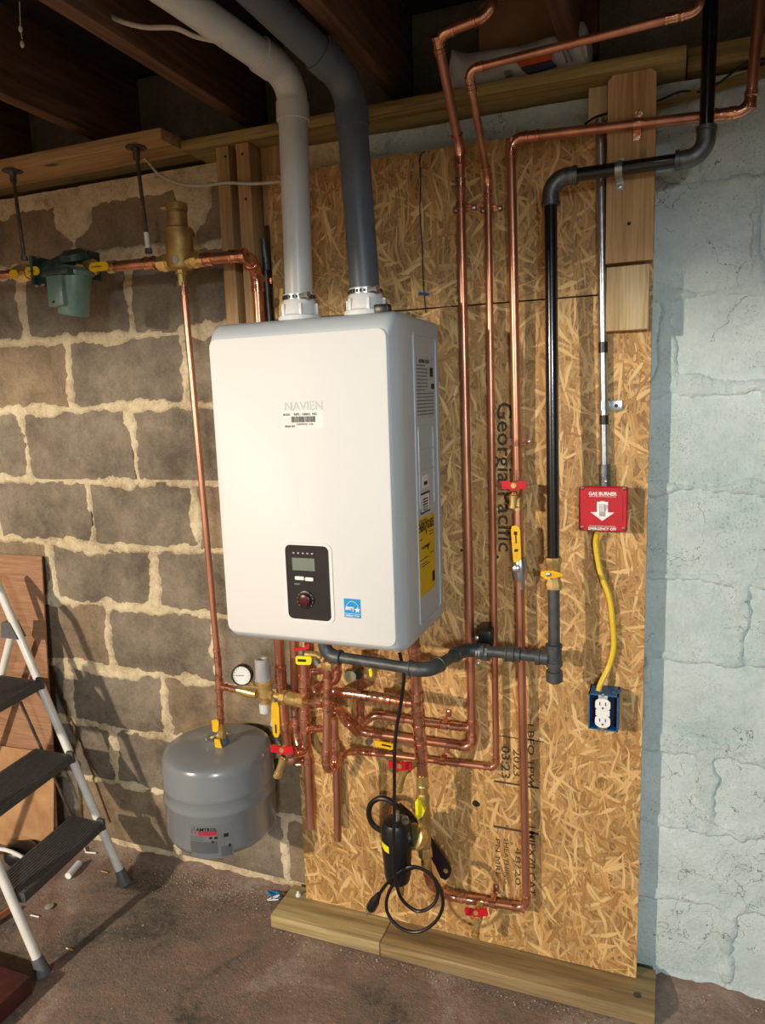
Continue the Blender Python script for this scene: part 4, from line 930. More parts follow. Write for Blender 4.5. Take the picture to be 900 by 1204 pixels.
tri = lambda s_: [(tcx + R_ * math.sin(a0 + x_ * s_ / TR), TY - R_ * math.cos(a0 + x_ * s_ / TR), z0 + z_ * s_) for x_, z_ in ((0, 0), (.013, 0), (.0095, .018))]
tp = [Vector(q) for q in tri(1)]; MB().tube(tp + [tp[0]], .0008, 6).build('red_triangle', REDINK, lbl)
a1, z1 = on_tank(241, 891)
# ------------------------------------------------------------------ fill valve, gauge, backflow
FY = -.135
pipe_run('copper_branch', 'short copper pipe from the expansion line to the fill valve', 'pipe', [(257, 806, -.125), (282, 811.5, FY)], .0083, .01, coup=[(0, .25, .02), (0, .75, .02)])
prv = thing('pressure_reducing_valve', 'brass fill valve with a grey plastic cap beside the pressure gauge', 'valve', at(311, 838, FY))
a = at(280, 811, FY); b = at(302, 816, FY); MB().tube([a, a.lerp(b, .35), a.lerp(b, .36), b], [.011, .011, .0135, .0135], 12).build('inlet', BRASS, prv)
c = at(311, 799, FY); MB().lathe(c, (0, 0, -1), [(0, .0235), (.004, .024), (.010, .0235), (.012, .019), (.045, .018), (.052, .012), (.075, .011)], 24).build('body', BRASS, prv)
MB().lathe(at(310, 800, FY), (-.02, 0, 1), [(0, .022), (.004, .0225), (.006, .0205), (.057, .0185), (.059, .016), (.058, .010), (.052, .009)], 24).build('grey_cap', GREYP, prv)
MB().lathe(at(311.5, 827, FY), (0, 0, -1), [(0, .014), (.003, .0148), (.024, .0140), (.026, .011)], 20).build('drain_cap', mat('white_grey_cap', (206, 208, 206), .4), prv)
ga = thing('pressure_gauge', 'round white pressure gauge in a black case left of the grey capped valve', 'gauge', at(286, 792, FY - .02))
gn = Vector((.25, -1, .12)).normalized(); gc = at(287, 792, FY - .005)
MB().lathe(gc, gn, [(0, .018), (.004, .0275), (.020, .0275), (.022, .0265), (.022, .0240), (.0165, .0238)], 28).build('case', BLACK, ga)
dl = MB().lathe(gc, gn, [(.017, .0238), (.0185, .0238)], 28).build('dial', PAPER, ga)
gu = Vector((0, 0, 1)) - gn * gn.z; gu.normalize(); gr = gu.cross(gn); gr = -gr if gr.x < 0 else gr
for k in range(13):
    an = math.radians(-45 + k * 270 / 12); dvec = gr * math.cos(an) + gu * math.sin(an)
    MB().tube([gc + gn * .0188 + dvec * .017, gc + gn * .0188 + dvec * .021], .0005, 5).build('tick', INK, dl)
MB().tube([gc + gn * .0192 - gr * .018, gc + gn * .0192 + gr * .006], .0008, 6).build('needle', INK, dl)
MB().tube([gc, at(297, 806, FY)], .005, 8).build('stem', BRASS, ga)
bf = thing('backflow_preventer', 'brass union and backflow body between the fill valve and the copper drop', 'valve', at(350, 830, FY - .02))
pp = [at(318, 817, FY), at(326, 818.5, FY), at(334, 820, -.14), at(347, 822.5, -.15), at(364, 826, -.165), at(372, 827.5, -.172), at(380, 829, -.19)]
MB().tube([pp[0], pp[0].lerp(pp[1], .4)], .0125, 6).build('hex_nut', BRASS, bf)
MB().tube([pp[1].lerp(pp[0], .3), pp[2]], .0085, 12).build('nipple', BRASS, bf)
MB().tube([pp[2].lerp(pp[1], .1), pp[2].lerp(pp[3], .35)], .020, 8).build('large_nut', OLDBRASS, bf)
MB().tube([pp[2].lerp(pp[3], .35), pp[2].lerp(pp[3], .5), pp[3], pp[3].lerp(pp[4], .35), pp[3].lerp(pp[4], .36)], [.0155, .0175, .0175, .0165, .013], 16).build('body', BRASS, bf)
MB().tube([pp[3].lerp(pp[4], .3), pp[3].lerp(pp[4], .75)], .0165, 8).build('hex_end', BRASS, bf)
MB().tube([pp[3].lerp(pp[4], .75), pp[5], pp[6]], [.0075, .0085, .008], 10).build('tail', COPPERJ, bf)
fh = bf
slab([(319, 832), (320, 826), (326, 826), (328, 832), (329, 862), (327, 867), (323, 867), (321, 863)], -.165, .004, YELLOW, 'lever', fh)['label'] = 'yellow lever handle'
slab([(323.4, 852), (325.2, 852), (325.6, 862), (323.8, 862)], -.1655, .0006, INK, 'printed_mark', fh)
MB().tube([at(323, 829, -.16), at(324, 819, FY)], .006, 8).build('stem', STEEL, fh)
# ------------------------------------------------------------------ red butterfly drain valves
def bib(hx0, hy0, hx1, hy1, root, spout, tip, Y, lab, m=BRASS, hose=.0095):
    t = thing('drain_valve', lab, 'valve', at(*tip, Y))
    rt = at(*root[:2], root[2]); s0 = at(*spout, Y); s1 = at(*tip, Y)
    mid = s0 + (rt - s0) * .35
    MB().tube([rt, mid, s0, s0.lerp(s1, .3), s0.lerp(s1, .75), s0.lerp(s1, .76), s1], [.0085, .0105, .0105, .0085, .0085, hose + .001, hose + .001], 14).build('body', m, t)
    for k in range(2): MB().lathe(mid.lerp(s0, .2 + .4 * k), (s0 - mid), [(0, .012), (.003, .012)], 14).build('ring', SOLDER, t)
    a = at(hx0, hy0, Y - .012); b = at(hx1, hy1, Y - .012); n = (b - a).normalized(); u = Vector((0, -1, 0)).cross(n).normalized(); L = (b - a).length; c = (a + b) / 2
    pts_ = []
    for s_, h_ in ((-.5, .0085), (-.47, .0105), (-.2, .0095), (-.14, .0075), (.14, .0075), (.2, .0095), (.47, .0105), (.5, .0085)): pts_.append(c + n * L * s_ + u * h_)
    for s_, h_ in ((.5, -.0065), (.47, -.0085), (.2, -.0075), (.13, -.011), (-.13, -.011), (-.2, -.0075), (-.47, -.0085), (-.5, -.0065)): pts_.append(c + n * L * s_ + u * h_)
    MB().prism(pts_, (0, .006, 0)).build('handle', RED, t)
    MB().lathe(c + Vector((0, -.002, 0)), (0, 1, 0), [(0, .006), (.002, .007), (.02, .006)], 10).build('stem', m, t)
bib(318, 881, 345, 883, (340, 884, -.195), (333, 893), (326, 913), -.215, 'red-handled drain valve with brass spout left of the strand board edge')
bib(457, 900, 484, 902, (491, 895, -.13), (476, 905), (468, 930), -.165, 'red-handled drain valve in front of the black cord below the heater', OLDBRASS)
bib(547, 1073, 573, 1074, (565, 1062, -.05), (562, 1082), (559, 1101), -.085, 'red-handled drain valve near the bottom of the strand board')
bib(590, 571, 619, 571, (608, 572, -.05), (604, 585), (603.5, 597), -.075, 'red-handled drain valve on the right copper riser')
for px, py, yy, r_ in ((340, 884, -.197, .0165), (344, 893, -.132, .0160)):  # dull balls added over flat pipe ends that glared in the lamp
    tag(MB().sphere(at(px, py, yy), r_, 16).build('added_glare_cap', mat('added_cap_copper', (150, 104, 80), .55, .5)), 'added glare-hiding cap ending the %s hooked drop behind the left red valve' % ('front' if yy < -.15 else 'rear'), 'cap')
# yellow lever ball valve on the right riser
bv = thing('ball_valve', 'ball valve with a long yellow lever on the right copper riser', 'valve', at(612, 690, -.034))
MB().tube([at(611.5, 655, -.034), at(611.6, 660, -.034), at(612, 668, -.034), at(612.4, 678, -.034), at(612.5, 684, -.034), at(613, 692, -.034)], [.012, .015, .0175, .015, .010, .010], 12).build('body', STEEL, bv)
MB().lathe(at(608, 668, -.05), (0, -1, 0), [(0, .009), (.012, .009), (.014, .005)], 6).build('stem_nut', STEEL, bv)
lv = slab([(601, 624), (602, 619), (607, 617.5), (611, 620), (612, 625), (613, 655), (611, 661), (604, 661)], -.066, .003, YELLOW, 'lever', bv)
for q in ([(604.5, 625), (608.5, 625), (608.5, 629), (604.5, 629)], [(606, 629), (607.5, 629), (608, 639), (606.4, 639)], [(605, 646), (609.5, 645.5), (609.5, 648.5), (605.2, 649)]): slab(q, -.0664, .0005, INK, 'printed_mark', lv)
gv = thing('gas_shutoff_valve', 'brass gas valve with a yellow lever between black riser and grey lower pipe', 'valve', at(651, 692, -.108))
MB().tube([at(650.7, 655, -.108), at(650.8, 660, -.108), at(650.9, 664, -.108), at(651, 682, -.108), at(651.1, 685, -.108), at(651.2, 692, -.108)], [.018, .019, .0155, .0155, .019, .018], 8).build('body', OLDBRASS, gv)
MB().lathe(at(645, 675, -.125), (0, -1, 0), [(0, .0095), (.012, .0095)], 20).build('hub', YELLOW, gv)
slab([(636, 672.5), (642, 671), (650, 671), (662, 674.5), (662, 677.5), (650, 680), (642, 680), (636, 677)], -.138, .003, YELLOW, 'lever', gv)
MB().lathe(at(645, 675.3, -.139), (0, -1, 0), [(0, .005), (.004, .005), (.005, .003)], 6).build('nut', STEEL, gv)
# valves just under the heater
v2 = thing('service_valve', 'yellow tagged service valve with a red relief handle under the heater left side', 'valve', at(358, 790, -.18))
slab([(347.5, 773), (349, 771.5), (365, 771.8), (366.5, 774), (366, 780.5), (364, 782), (350, 781.6), (348, 780)], -.195, .004, LEMON, 'yellow_tag', v2)
slab([(350, 775), (360, 775.4), (360, 778.4), (350, 778)], -.1955, .0006, INK, 'printed_mark', v2)
MB().tube([at(356, 768, -.17), at(372, 770, -.17), at(378, 773, -.17)], [.009, .009, .007], 10).build('body', BRASS, v2)
MB().tube([at(354, 762, -.18), at(354.5, 773, -.18)], .007, 8).build('stem', STEEL, v2)
slab([(345, 763), (348, 761.5), (357, 762), (361, 757), (364, 757), (364, 763), (356, 764.5), (347, 766)], -.19, .005, RED, 'red_handle', v2)
MB().tube([at(371, 775, -.165), at(374, 781, -.165)], .010, 8).build('nut', STEEL, v2)
bc = thing('brass_union', 'wide brass union nut at the top of the slender front drop', 'fitting', at(386, 786, -.20))
MB().tube([at(386.5, 778, -.20), at(386.3, 781, -.20), at(386.2, 786, -.20)], [.015, .0165, .013], 8).build('nut', BRASS, bc)
hp = thing('hose_port', 'round olive-grey hose port cap beneath the gas pipe', 'cap', at(413, 791, -.15))
pn = Vector((.3, -1, -.1)); q = at(413, 791, -.135)
MB().lathe(q, pn, [(0, .010), (.012, .0145), (.020, .0145), (.021, .011), (.0205, .004)], 20).build('cap', mat('olive_cap', (150, 144, 112), .5), hp)
MB().lathe(at(422, 790, -.125), pn, [(0, .010), (.010, .012), (.016, .012)], 16).build('ring', BLACK, hp)
v3 = thing('service_valve', 'small lemon yellow handle hanging just right of the olive hose port', 'valve', at(436, 795, -.10))
slab([(433.5, 787), (437, 786.5), (438, 793), (436.5, 797), (434.5, 795)], -.12, .004, LEMON, 'handle', v3); MB().tube([at(436, 776, -.11), at(435.5, 788, -.11)], .005, 8).build('stem', BRASS, v3)
wb = thing('wiring_block', 'dark navy fitting under the middle of the heater', 'fitting', at(425, 772, -.12))
MB().box((at(405, 770, -.13).x, -.15, .905), (at(440, 770, -.13).x, -.10, .928), .004).build('body', mat('navy_plastic', (22, 26, 58), .4), wb)
MB().tube([(at(410, 768, -.2).x, -.2, .927), (at(410, 768, -.2).x, -.2, .905)], .012, 12).build('port', BRASS, wb)
yv = thing('ball_valve', 'yellow lever valve on the copper branch right of the centre', 'valve', at(440, 872, -.06))
slab([(440, 870.5), (463, 875), (463, 881), (460, 882), (441, 877.5)], -.085, .004, YELLOW, 'lever', yv)
slab([(449, 874.5), (460, 877), (460, 879), (449, 876.5)], -.0855, .0006, INK, 'printed_mark', yv)
MB().lathe(at(435.5, 870.5, -.07), (-.2, -1, 0), [(0, .010), (.012, .009), (.016, .005)], 6).build('nut', STEEL, yv)
# ------------------------------------------------------------------ magnetic filter
fl = thing('magnetic_filter', 'black dirt filter canister with brass union and yellow valve at the foot of the main', 'filter', at(498, 1010, -.115))
def tz(pts, rs, m, name, seg=16): return MB().tube([at(*p) for p in pts], rs, seg).build(name, m, fl)
tz([(496, 914, -.116), (496.5, 917, -.115), (497.2, 932, -.115), (497.4, 933, -.115)], [.011, .0125, .0125, .011], BRASS, 'top_union')
tz([(497.5, 932, -.115), (497.6, 936, -.115), (498, 944, -.115), (499, 970, -.115), (500, 996, -.11)], [.012, .0165, .015, .0165, .0155], OLDBRASS, 'valve_body')
tz([(500, 995, -.11), (500, 999, -.11), (500.5, 1006, -.11), (500.6, 1007, -.11), (501, 1020, -.11)], [.016, .0185, .0185, .0125, .0125], BRASS, 'bottom_union', 8)
slab([(488, 943), (491, 939.5), (495, 941), (497, 948), (500, 953), (497, 960), (492, 964), (489, 960)], -.142, .012, LEMON, 'yellow_handle', fl)
a = at(499, 984, -.115); b = at(484, 983, -.145); d = (b - a).normalized()
MB().lathe(a, d, [(.0, .018), (.012, .018), (.014, .0290), (.017, .0305), (.034, .0305), (.036, .027)], 24).build('brass_nut', BRASS, fl)
for k in range(20):
    an = 2 * math.pi * k / 20; u = d.orthogonal().normalized(); w_ = d.cross(u); q = a + d * .018 + (u * math.cos(an) + w_ * math.sin(an)) * .0305
    MB().tube([q, q + d * .014], .0012, 5).build('knurl', BRASS, fl)
c0 = at(466, 966, -.155); zb = at(466, 1036, -.155).z - c0.z
can = MB().lathe(c0, (0, 0, 1), [(.008, .020), (.002, .032), (-.010, .0375), (zb * .4, .0385), (zb * .45, .0365), (zb * .85, .033), (zb * .97, .028), (zb, .018)], 28).build('canister', BLACK, fl)
MB().tube([c0 + Vector((.01, 0, -.045)), b + d * .0], .024, 16).build('side_neck', BLACK, fl)
MB().lathe(at(477, 966, -.175), (.1, -.4, 1), [(0, .009), (.012, .008), (.014, .004)], 12).build('vent_cap', STEEL, fl)
MB().lathe(at(467, 964, -.16), (0, 0, 1), [(-.005, .008), (.022, .006), (.024, .003)], 10).build('bleed_valve', STEEL, fl)
qm = c0 + Vector((-.018, -.0335, -.05)); MB().prism([qm + Vector((-.010, .006, .010)), qm + Vector((.012, -.003, .004)), qm + Vector((.012, -.003, -.012)), qm + Vector((0, 0, -.009)), qm + Vector((-.008, .005, -.001))], (0, -.003, 0)).build('yellow_mark', LEMON, fl)
MB().tube([c0 + Vector((.004, 0, zb + .004)), c0 + Vector((.006, 0, zb - .020)), c0 + Vector((.006, 0, zb - .034))], [.010, .010, .008], 12).build('drain_nozzle', OLDBRASS, fl)
wr = thing('filter_spanner', 'black plastic spanner hanging behind the black filter canister', 'spanner', at(525, 1025, -.05))
ring = [at(x_, y_, -.060) for x_, y_ in [(449, 977), (439, 970), (434, 958), (436, 946), (445, 939), (456, 940), (466, 947), (474, 954), (482, 961)]]
MB().tube(smooth(ring, 4), .0072, 10).build('loop', BLACK, wr)
pl = [(463, 950), (470, 945), (482, 955), (506, 984), (528, 1016), (531, 1024), (529, 1031), (524, 1035), (518, 1032), (512, 1018), (496, 990)]
slab(pl, -.052, .006, BLACK, 'shank', wr); MB().lathe(at(524.5, 1024, -.0525), (0, -1, 0), [(0, .0065), (.0006, .0065)], 14).build('hole', OSB, wr)
# cord with plug
cp_ = [(470, 768, -.22), (474, 785, -.21), (475, 800, -.21), (471, 830, -.205), (466, 860, -.205), (464, 890, -.21), (464, 930, -.21), (463.5, 985, -.212), (463, 1010, -.215), (464.5, 1030, -.215),
    (472, 1056, -.2), (490, 1071, -.19), (507, 1066, -.18), (515, 1050, -.17), (508, 1030, -.17), (490, 1020, -.17), (473, 1028, -.175), (458, 1048, -.18), (455, 1070, -.185), (468, 1089, -.19), (490, 1096, -.19), (511, 1085, -.185), (521, 1065, -.18), (517, 1043, -.18), (504, 1026, -.18), (484, 1019, -.185), (465, 1029, -.19), (452, 1043, -.19), (446, 1052, -.19)]
cr = MB().tube(smooth([at(*p) for p in cp_], 6), .0042, 10).build('power_cord', RUBBER, heater); cr['label'] = 'black power cord coiled in two loops'
a = at(446, 1051, -.19); b = at(436, 1068, -.19); pg = MB().tube([a, a.lerp(b, .3), a.lerp(b, .5), b], [.006, .009, .0125, .0125], 8).build('plug', RUBBER, cr)
pins = MB()
d = (b - a).normalized(); u = d.cross(Vector((0, 1, 0))).normalized()
for k in (-1, 1): pins.tube([b + u * .0055 * k, b + u * .0055 * k + d * .017], .0017, 6)
pins.tube([b + Vector((0, -.006, 0)), b + Vector((0, -.006, 0)) + d * .019], .002, 8); pins.build('plug_pins', STEEL, cr)
# brass tap and fitting above the heater
tp_ = thing('brass_drain_cock', 'brown brass drain cock on the board just left of the white vent collar', 'valve', at(328, 372, -.02))
MB().tube([at(332, 340, -.03), at(332, 352, -.03), at(331, 372, -.03)], [.011, .011, .009], 12).build('body', OLDBRASS, tp_)
MB().tube([at(331, 356, -.03), at(323, 356, -.04)], [.008, .012], 10).build('outlet', OLDBRASS, tp_)
# ------------------------------------------------------------------ step ladder
lad = thing('step_ladder', 'white folding step ladder with three dark ribbed treads at the left', 'ladder', (-.9, -.25, 0))
A0 = at(148, 1040, z=0.0); A1 = at(5, 706, A0.y); dA = (A1 - A0); Bo = at(52, 1146, z=0.0) - A0; Bo.z = 0
LR = .0125
bot = dA.normalized() * .03
topA = A0 + dA * 1.06
for off in (Vector((0, 0, 0)), Bo):
    MB().tube([A0 + off + bot, topA + off], LR, 16).build('leg', LEGW, lad)
    f0 = A0 + off; MB().lathe(f0, dA, [(0, .019), (.004, .020), (.030, .0165), (.048, .0150), (.049, .0125)], 14).build('rubber_foot', LEGG, lad)
hinge = at(15, 741, A0.y); rear = at(0, 800, A0.y); dR = (rear - hinge); R0 = hinge + dR * (hinge.z / (hinge.z - rear.z))
for off in (Vector((0, -.0, 0)), Bo):
    MB().tube([hinge + off, R0 + off], LR * .95, 14).build('rear_leg', LEGW, lad)
    MB().prism([hinge + off + Vector(q) for q in ((-.026, -.016, .028), (.006, -.016, .030), (.034, -.016, -.022), (-.034, -.016, -.022))], (0, .034, 0)).build('hinge_bracket', LEGG, lad)
MB().tube([topA, topA + Bo * .02 + Vector((-.01, 0, .02)), topA + Bo * .98 + Vector((-.01, 0, .02)), topA + Bo], LR, 12).build('top_rail', LEGW, lad)
for i, (px, py, dep) in enumerate(((119, 966, .125), (83, 887, .15), (47, 800, .17))):
    q = at(px, py, A0.y - .015); ux = Bo.normalized(); x_r = q.x + .006; zt_ = q.z; L = Bo.length - .028
    perp = Vector((-abs(ux.y), 0, 0)).normalized()
    o_ = Vector((x_r, A0.y - .014, zt_)); mb = MB()
    # tread: rounded slab lying between the legs
    R_ = []
    for (u0, w0) in ((0, .004), (.003, 0), (L - .003, 0), (L, .004)):
        R_.append([o_ + ux * u0 + perp * a_ + Vector((0, 0, b_)) for a_, b_ in ((w0, -.004 - w0), (.004 + w0, -w0 * .5), (dep - .004 - w0, -w0 * .5), (dep - w0, -.004 - w0), (dep - w0, -.024 + w0), (dep - .01, -.028 + w0), (.01, -.030 + w0), (w0, -.026 + w0))])
    n_ = 8; vs_ = [p for r_ in R_ for p in r_]; fs = [(j * n_ + k, j * n_ + (k + 1) % n_, (j + 1) * n_ + (k + 1) % n_, (j + 1) * n_ + k) for j in range(3) for k in range(n_)] + [tuple(range(n_)), tuple(3 * n_ + k for k in range(n_))]
    td = mb.add(vs_, fs).build('tread', TREAD, lad); rb = MB(); k = .010
    while k < dep - .010:
        s_ = o_ + ux * .014 + perp * k; e_ = o_ + ux * (L - .014) + perp * k
        rb.add([s_, s_ + perp * .005, s_ + perp * .004 + Vector((0, 0, .0022)), s_ + perp * .001 + Vector((0, 0, .0022)), e_, e_ + perp * .005, e_ + perp * .004 + Vector((0, 0, .0022)), e_ + perp * .001 + Vector((0, 0, .0022))], [(0, 1, 2, 3), (4, 7, 6, 5), (3, 2, 6, 7), (1, 5, 6, 2), (0, 3, 7, 4)]); k += .010
    rb.build('ribs', TREAD, td)['kind'] = 'stuff'
    MB().box((x_r - .022, A0.y - .018, zt_ - .028), (x_r + .004, A0.y - .008, zt_ + .008), .002).build('tread_clip', TREAD, td)
MB().tube([at(24, 825, A0.y - .01), at(88, 968, A0.y - .01 + .03)], .0045, 8).build('brace', DSTEEL, lad)
# ------------------------------------------------------------------ cardboard and clutter by the ladder
cb = thing('cardboard_sheet', 'brown corrugated cardboard sheet leaning on the block wall behind the ladder', 'cardboard', (-1.2, 0, 0))
tr_ = at(50, 654, .036); br = at(68, 984, -.03)
tl = Vector((-1.62, .036, tr_.z - .0)); bl_ = Vector((-1.66, -.03, br.z))
th = Vector((0, -.005, 0))
mb = MB(); m1 = tr_.lerp(br, .35) + Vector((.004, -.004, 0)); m2 = tr_.lerp(br, .7) + Vector((.005, 0, 0))
L_ = [tl, tl.lerp(bl_, .35), tl.lerp(bl_, .7), bl_]; R2 = [tr_, m1, m2, br]; vs_ = []
for l_, r_ in zip(L_, R2): vs_ += [l_, r_, r_ + th, l_ + th]
fs = [(4 * i + k, 4 * i + (k + 1) % 4, 4 * i + 4 + (k + 1) % 4, 4 * i + 4 + k) for i in range(3) for k in range(4)] + [(0, 1, 2, 3), (12, 13, 14, 15)]
mb.add(vs_, fs).build('panel', BROWNP, cb)
f0 = at(30, 888, -.02); f1 = at(66, 886, -.02)
slab2 = [Vector((-1.6, -.022, f0.z)), Vector((f1.x - .06, -.022, f1.z + .0)), Vector((f1.x - .005, -.024, f1.z - .03)), Vector((br.x - .004, -.040, br.z + .01)), Vector((br.x - .06, -.044, .004)), Vector((-1.6, -.044, .004))]
MB().prism(slab2, (0, -.004, 0)).build('lower_flap', CARD2, cb)
q = at(25, 1005, z=.03)
bagt = thing('black_item', 'rounded black and white bag-like item on the floor under the ladder treads', 'bag', (q.x, q.y, 0))
mb = MB().sphere((q.x, q.y, .035), .055, 18, (1.2, .8, .72)); 
for v in mb.v: v.z = max(v.z, .0015); v += Vector((math.sin(v.z * 60) * .004, math.sin(v.x * 70) * .005, 0))
mb.build('body', BLACK, bagt)
st_ = [Vector((q.x + .066 * math.cos(a_) * 1.0, q.y - .010 + .012 * math.sin(a_ * 2), .034 + .046 * math.sin(a_))) for a_ in [math.pi * k / 10 for k in range(11)]]
MB().tube([Vector((p.x * 1, q.y - .03 - .022 * math.sin(i / 10 * math.pi), p.z * .95 + .004)) for i, p in enumerate(st_)], .006, 8).build('white_strip', WHITE, bagt)
MB().tube([Vector((q.x + .05, q.y - .02, .05)), Vector((q.x + .075, q.y - .01, .045)), Vector((q.x + .085, q.y - .01, .03))], .006, 8).build('white_clip', WHITE, bagt)
a = at(80, 1030, z=.011); b = at(93, 1015, z=.011)
tag(MB().tube([a, b], .0105, 16).build('white_cylinder', WHITE), 'short white plastic cylinder lying on the floor beneath the lowest tread', 'cylinder')
a = at(99, 996, z=.004); b = at(101, 1002, z=.004); c = at(113, 1003, z=.004)
tag(MB().tube([a, b, c], .0028, 8).build('bent_wire', WHITE), 'small bent white wire on the floor behind the lowest tread', 'wire')
q = at(58, 1066, z=.002); tag(MB().lathe(q, (0, 0, 1), [(0, .013), (.002, .013), (.003, .009)], 14).build('plastic_disc', GREYP), 'small pale flat disc on the floor near the ladder foot', 'disc')
for px, py, dx, lab, m_ in ((41, 1076, 5, 'small white chip on the floor left of the ladder foot', WHITE), (82, 1115, 4, 'small bright metal chip on the floor right of the front ladder foot', BRASS), (123, 1024, 4, 'tiny pale splinter on the floor beside the rear ladder foot', CARD2)):
    a = at(px - dx, py, z=.002); b = at(px + dx, py + 2, z=.002); tag(MB().tube([a, b], .0022, 6).build('floor_scrap', m_), lab, 'scrap')
a = at(-30, 1100, z=.011); b = at(12, 1070, z=.011); tag(MB().tube([a, b], .011, 14).build('loose_pipe', COPPER), 'reddish copper pipe end lying on the floor at the far left', 'pipe')
a = at(7, 1204, z=0); b = at(0, 1145, z=0)
tag(MB().box((a.x - .3, a.y - .25, 0), (a.x - .012, b.y - .02, .05), .003).build('wood_block', BRICKRED), 'dark red-brown wood corner at the bottom left of the floor', 'block')
bw = thing('blue_wire_scrap', 'crumpled blue and white wire scrap beside the left end of the bottom plate', 'scrap', at(322, 1056, z=0))
for k in range(4):
    pts_ = [at(322 + random.uniform(-8, 8), 1054 + random.uniform(-6, 6), z=.004 + random.uniform(0, .016)) for _ in range(5)]
    MB().tube(smooth(pts_, 4), .0016, 6).build('strand', SKYB if k != 1 else WHITE, bw)
# rubble crumbs along the foot of the wall and on the floor
mb = MB(); rr = random.Random(3)
for i in range(3600):
    u = rr.random()
    if u < .35: x = rr.uniform(-.55, -.08); y = .045 - abs(rr.gauss(0, .06))
    elif u < .7: x = rr.uniform(-1.3, 1.35); y = .045 - abs(rr.gauss(0, .045)); 
    else: x = rr.uniform(-1.2, 1.2); y = rr.uniform(-.9, .03)
    if -.075 < x < .955 and y > -.10: y = -.10 - abs(rr.gauss(0, .02))
    s_ = rr.uniform(.0008, .003) * (1.5 if rr.random() < .08 else 1); z = .001
    if y > .0 and (x < -.08 or x > .96): z = .003
    p4 = [Vector((x + rr.uniform(-1, 1) * s_, y + rr.uniform(-1, 1) * s_, z)) for _ in range(3)] + [Vector((x, y, z + s_ * rr.uniform(.6, 1.3)))]
    mb.add(p4, [(0, 1, 3), (1, 2, 3), (2, 0, 3), (0, 2, 1)])
tag(mb.build('rubble_crumbs', mat('pale_crumbs', (196, 182, 156), .9, 0, (130, 116, 98), 60), flat=True, fix=False), 'mortar crumbs and sawdust scattered along the foot of the wall', 'crumbs', kind='stuff')
# ------------------------------------------------------------------ things lying on the sill between the joists
y0 = .045; a = at(563, 8, y0); b = at(668, 55, y0); zb_ = 2.1085
bx = thing('cardboard_box', 'brown cardboard box stored on the wall top between the joists', 'box', ((a.x + b.x) / 2, y0, zb_))
MB().box((a.x, y0, zb_ + .001), (b.x, y0 + .04, 2.31), .002).build('carton', CARDB, bx)
MB().prism([Vector((a.x + .01, y0 - .002, 2.30)), Vector((b.x, y0 - .002, 2.325)), Vector((b.x - .01, y0 - .06, 2.318)), Vector((a.x + .03, y0 - .05, 2.292))], (0, 0, .003)).build('flap', CARD2, bx)
bg = thing('plastic_sack', 'white printed plastic sack lying on the wall top below the cardboard box', 'sack', (at(615, 80, -.0).x, .0, zb_))
tops = smooth([at(x_, y_, .015) for x_, y_ in [(532, 70), (536, 61), (559, 64), (613, 55), (650, 45), (669, 38), (682, 28), (691, 34), (696, 52)]], 5); mb = MB(); ny_ = 12
for i, p in enumerate(tops):
    e_ = min(1, min(i, len(tops) - 1 - i) / 4)
    for j in range(ny_):
        an = math.pi * (j / (ny_ - 1)); z = zb_ + .001 + (p.z - zb_) * (.5 - .5 * math.cos(an)); y = .012 - (.034 * math.sin(an) + .004 * math.sin(i * .9 + j)) * (.35 + .65 * e_)
        mb.v.append(Vector((p.x, y, z)))
nt_ = len(tops)
mb.v += [Vector((v.x, .040 - .0 * v.y, v.z)) for v in mb.v]
for i in range(nt_ - 1):
    for j in range(ny_ - 1):
        k = i * ny_ + j; mb.f.append((k, k + 1, k + ny_ + 1, k + ny_)); k += nt_ * ny_; mb.f.append((k, k + ny_, k + ny_ + 1, k + 1))
    for j in (0, ny_ - 1): k = i * ny_ + j; mb.f.append((k, k + ny_, k + ny_ + nt_ * ny_, k + nt_ * ny_))
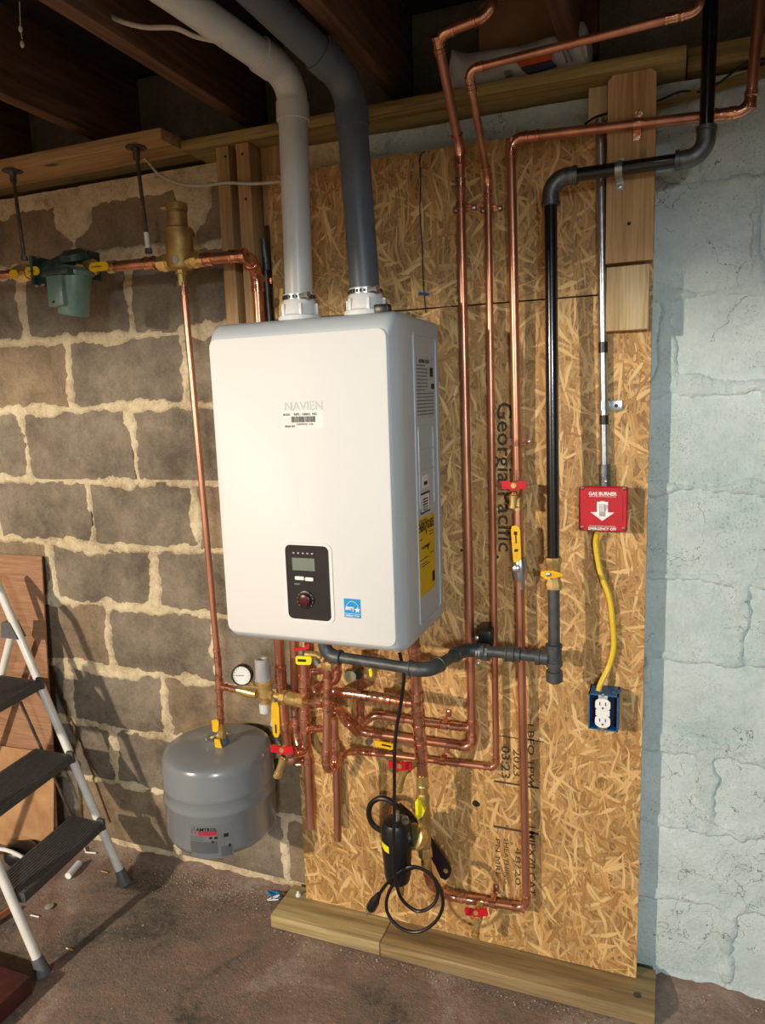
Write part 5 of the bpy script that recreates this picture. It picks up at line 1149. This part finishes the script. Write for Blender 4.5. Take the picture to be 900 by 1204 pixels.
for i in (0, nt_ - 1):
    for j in range(ny_ - 1): k = i * ny_ + j; mb.f.append((k, k + 1, k + 1 + nt_ * ny_, k + nt_ * ny_))
skin = mb.build('sack_skin', BAG, bg, ang=60)
slab([(605, 70), (648, 61), (649, 70), (613, 79)], -.0295, .006, ORANGEP, 'orange_print', skin)
slab([(613, 80), (649, 71.5), (655, 77), (621, 87)], -.0295, .006, BLUEP, 'navy_print', skin)
for q in ([(660, 58), (662, 57.6), (668, 72), (666, 72.5)], [(666, 57), (668, 56.6), (674, 70), (672, 70.5)], [(592, 84), (600, 82), (603, 88), (595, 90)], [(674, 36), (680, 34), (681, 40), (675, 41.5)]): slab(q, -.030, .006, GREYINK, 'print_mark', skin)
tag(MB().box((at(676, 40, .06).x, .04, 2.1605), (at(704, 40, .06).x, .075, 2.36), .002).build('joist_block', BRICKRED), 'dark red-brown board end between the joists right of the sack', 'board')
cb2 = thing('cobweb', 'small dusty cobweb strand with tufts hanging from the ceiling at the top left', 'cobweb', at(26, 55, -.6))
MB().tube([at(23, 2, -.6), at(24, 30, -.6), at(26, 46, -.6)], .0009, 5).build('thread', CABLEW, cb2)
for px, py in ((24, 34), (26, 52)): MB().sphere(at(px, py, -.6), .005, 8, (.8, .6, 1.2)).build('tuft', CABLEW, cb2)

GROUPS = {'copper_riser': 'copper risers on the strand board', 'copper_drop': 'copper drops under the water heater', 'copper_discharge': 'open-ended discharge pipes', 'copper_branch': 'short copper branches below the heater', 'drain_valve': 'red-handled drain valves',
          'vent_pipe': 'vent pipes of the water heater', 'vent_collar': 'vent collars on the heater top', 'wall_stud': 'pine studs left of the strand board', 'hanger_rod': 'hanger rods under the ceiling board', 'isolation_valve': 'pump isolation valves',
          'strand_board_panel': 'strand board panels', 'bottom_plate': 'bottom plates on the floor', 'furring_strip': 'furring strips behind the strand board', 'floor_scrap': 'small scraps on the floor', 'sill_plate': 'sill planks on the wall top'}
for o in bpy.data.objects:
    if o.parent is None and 'category' in o.keys():
        g = GROUPS.get(o.name.split('.')[0])
        if g: o['group'] = g
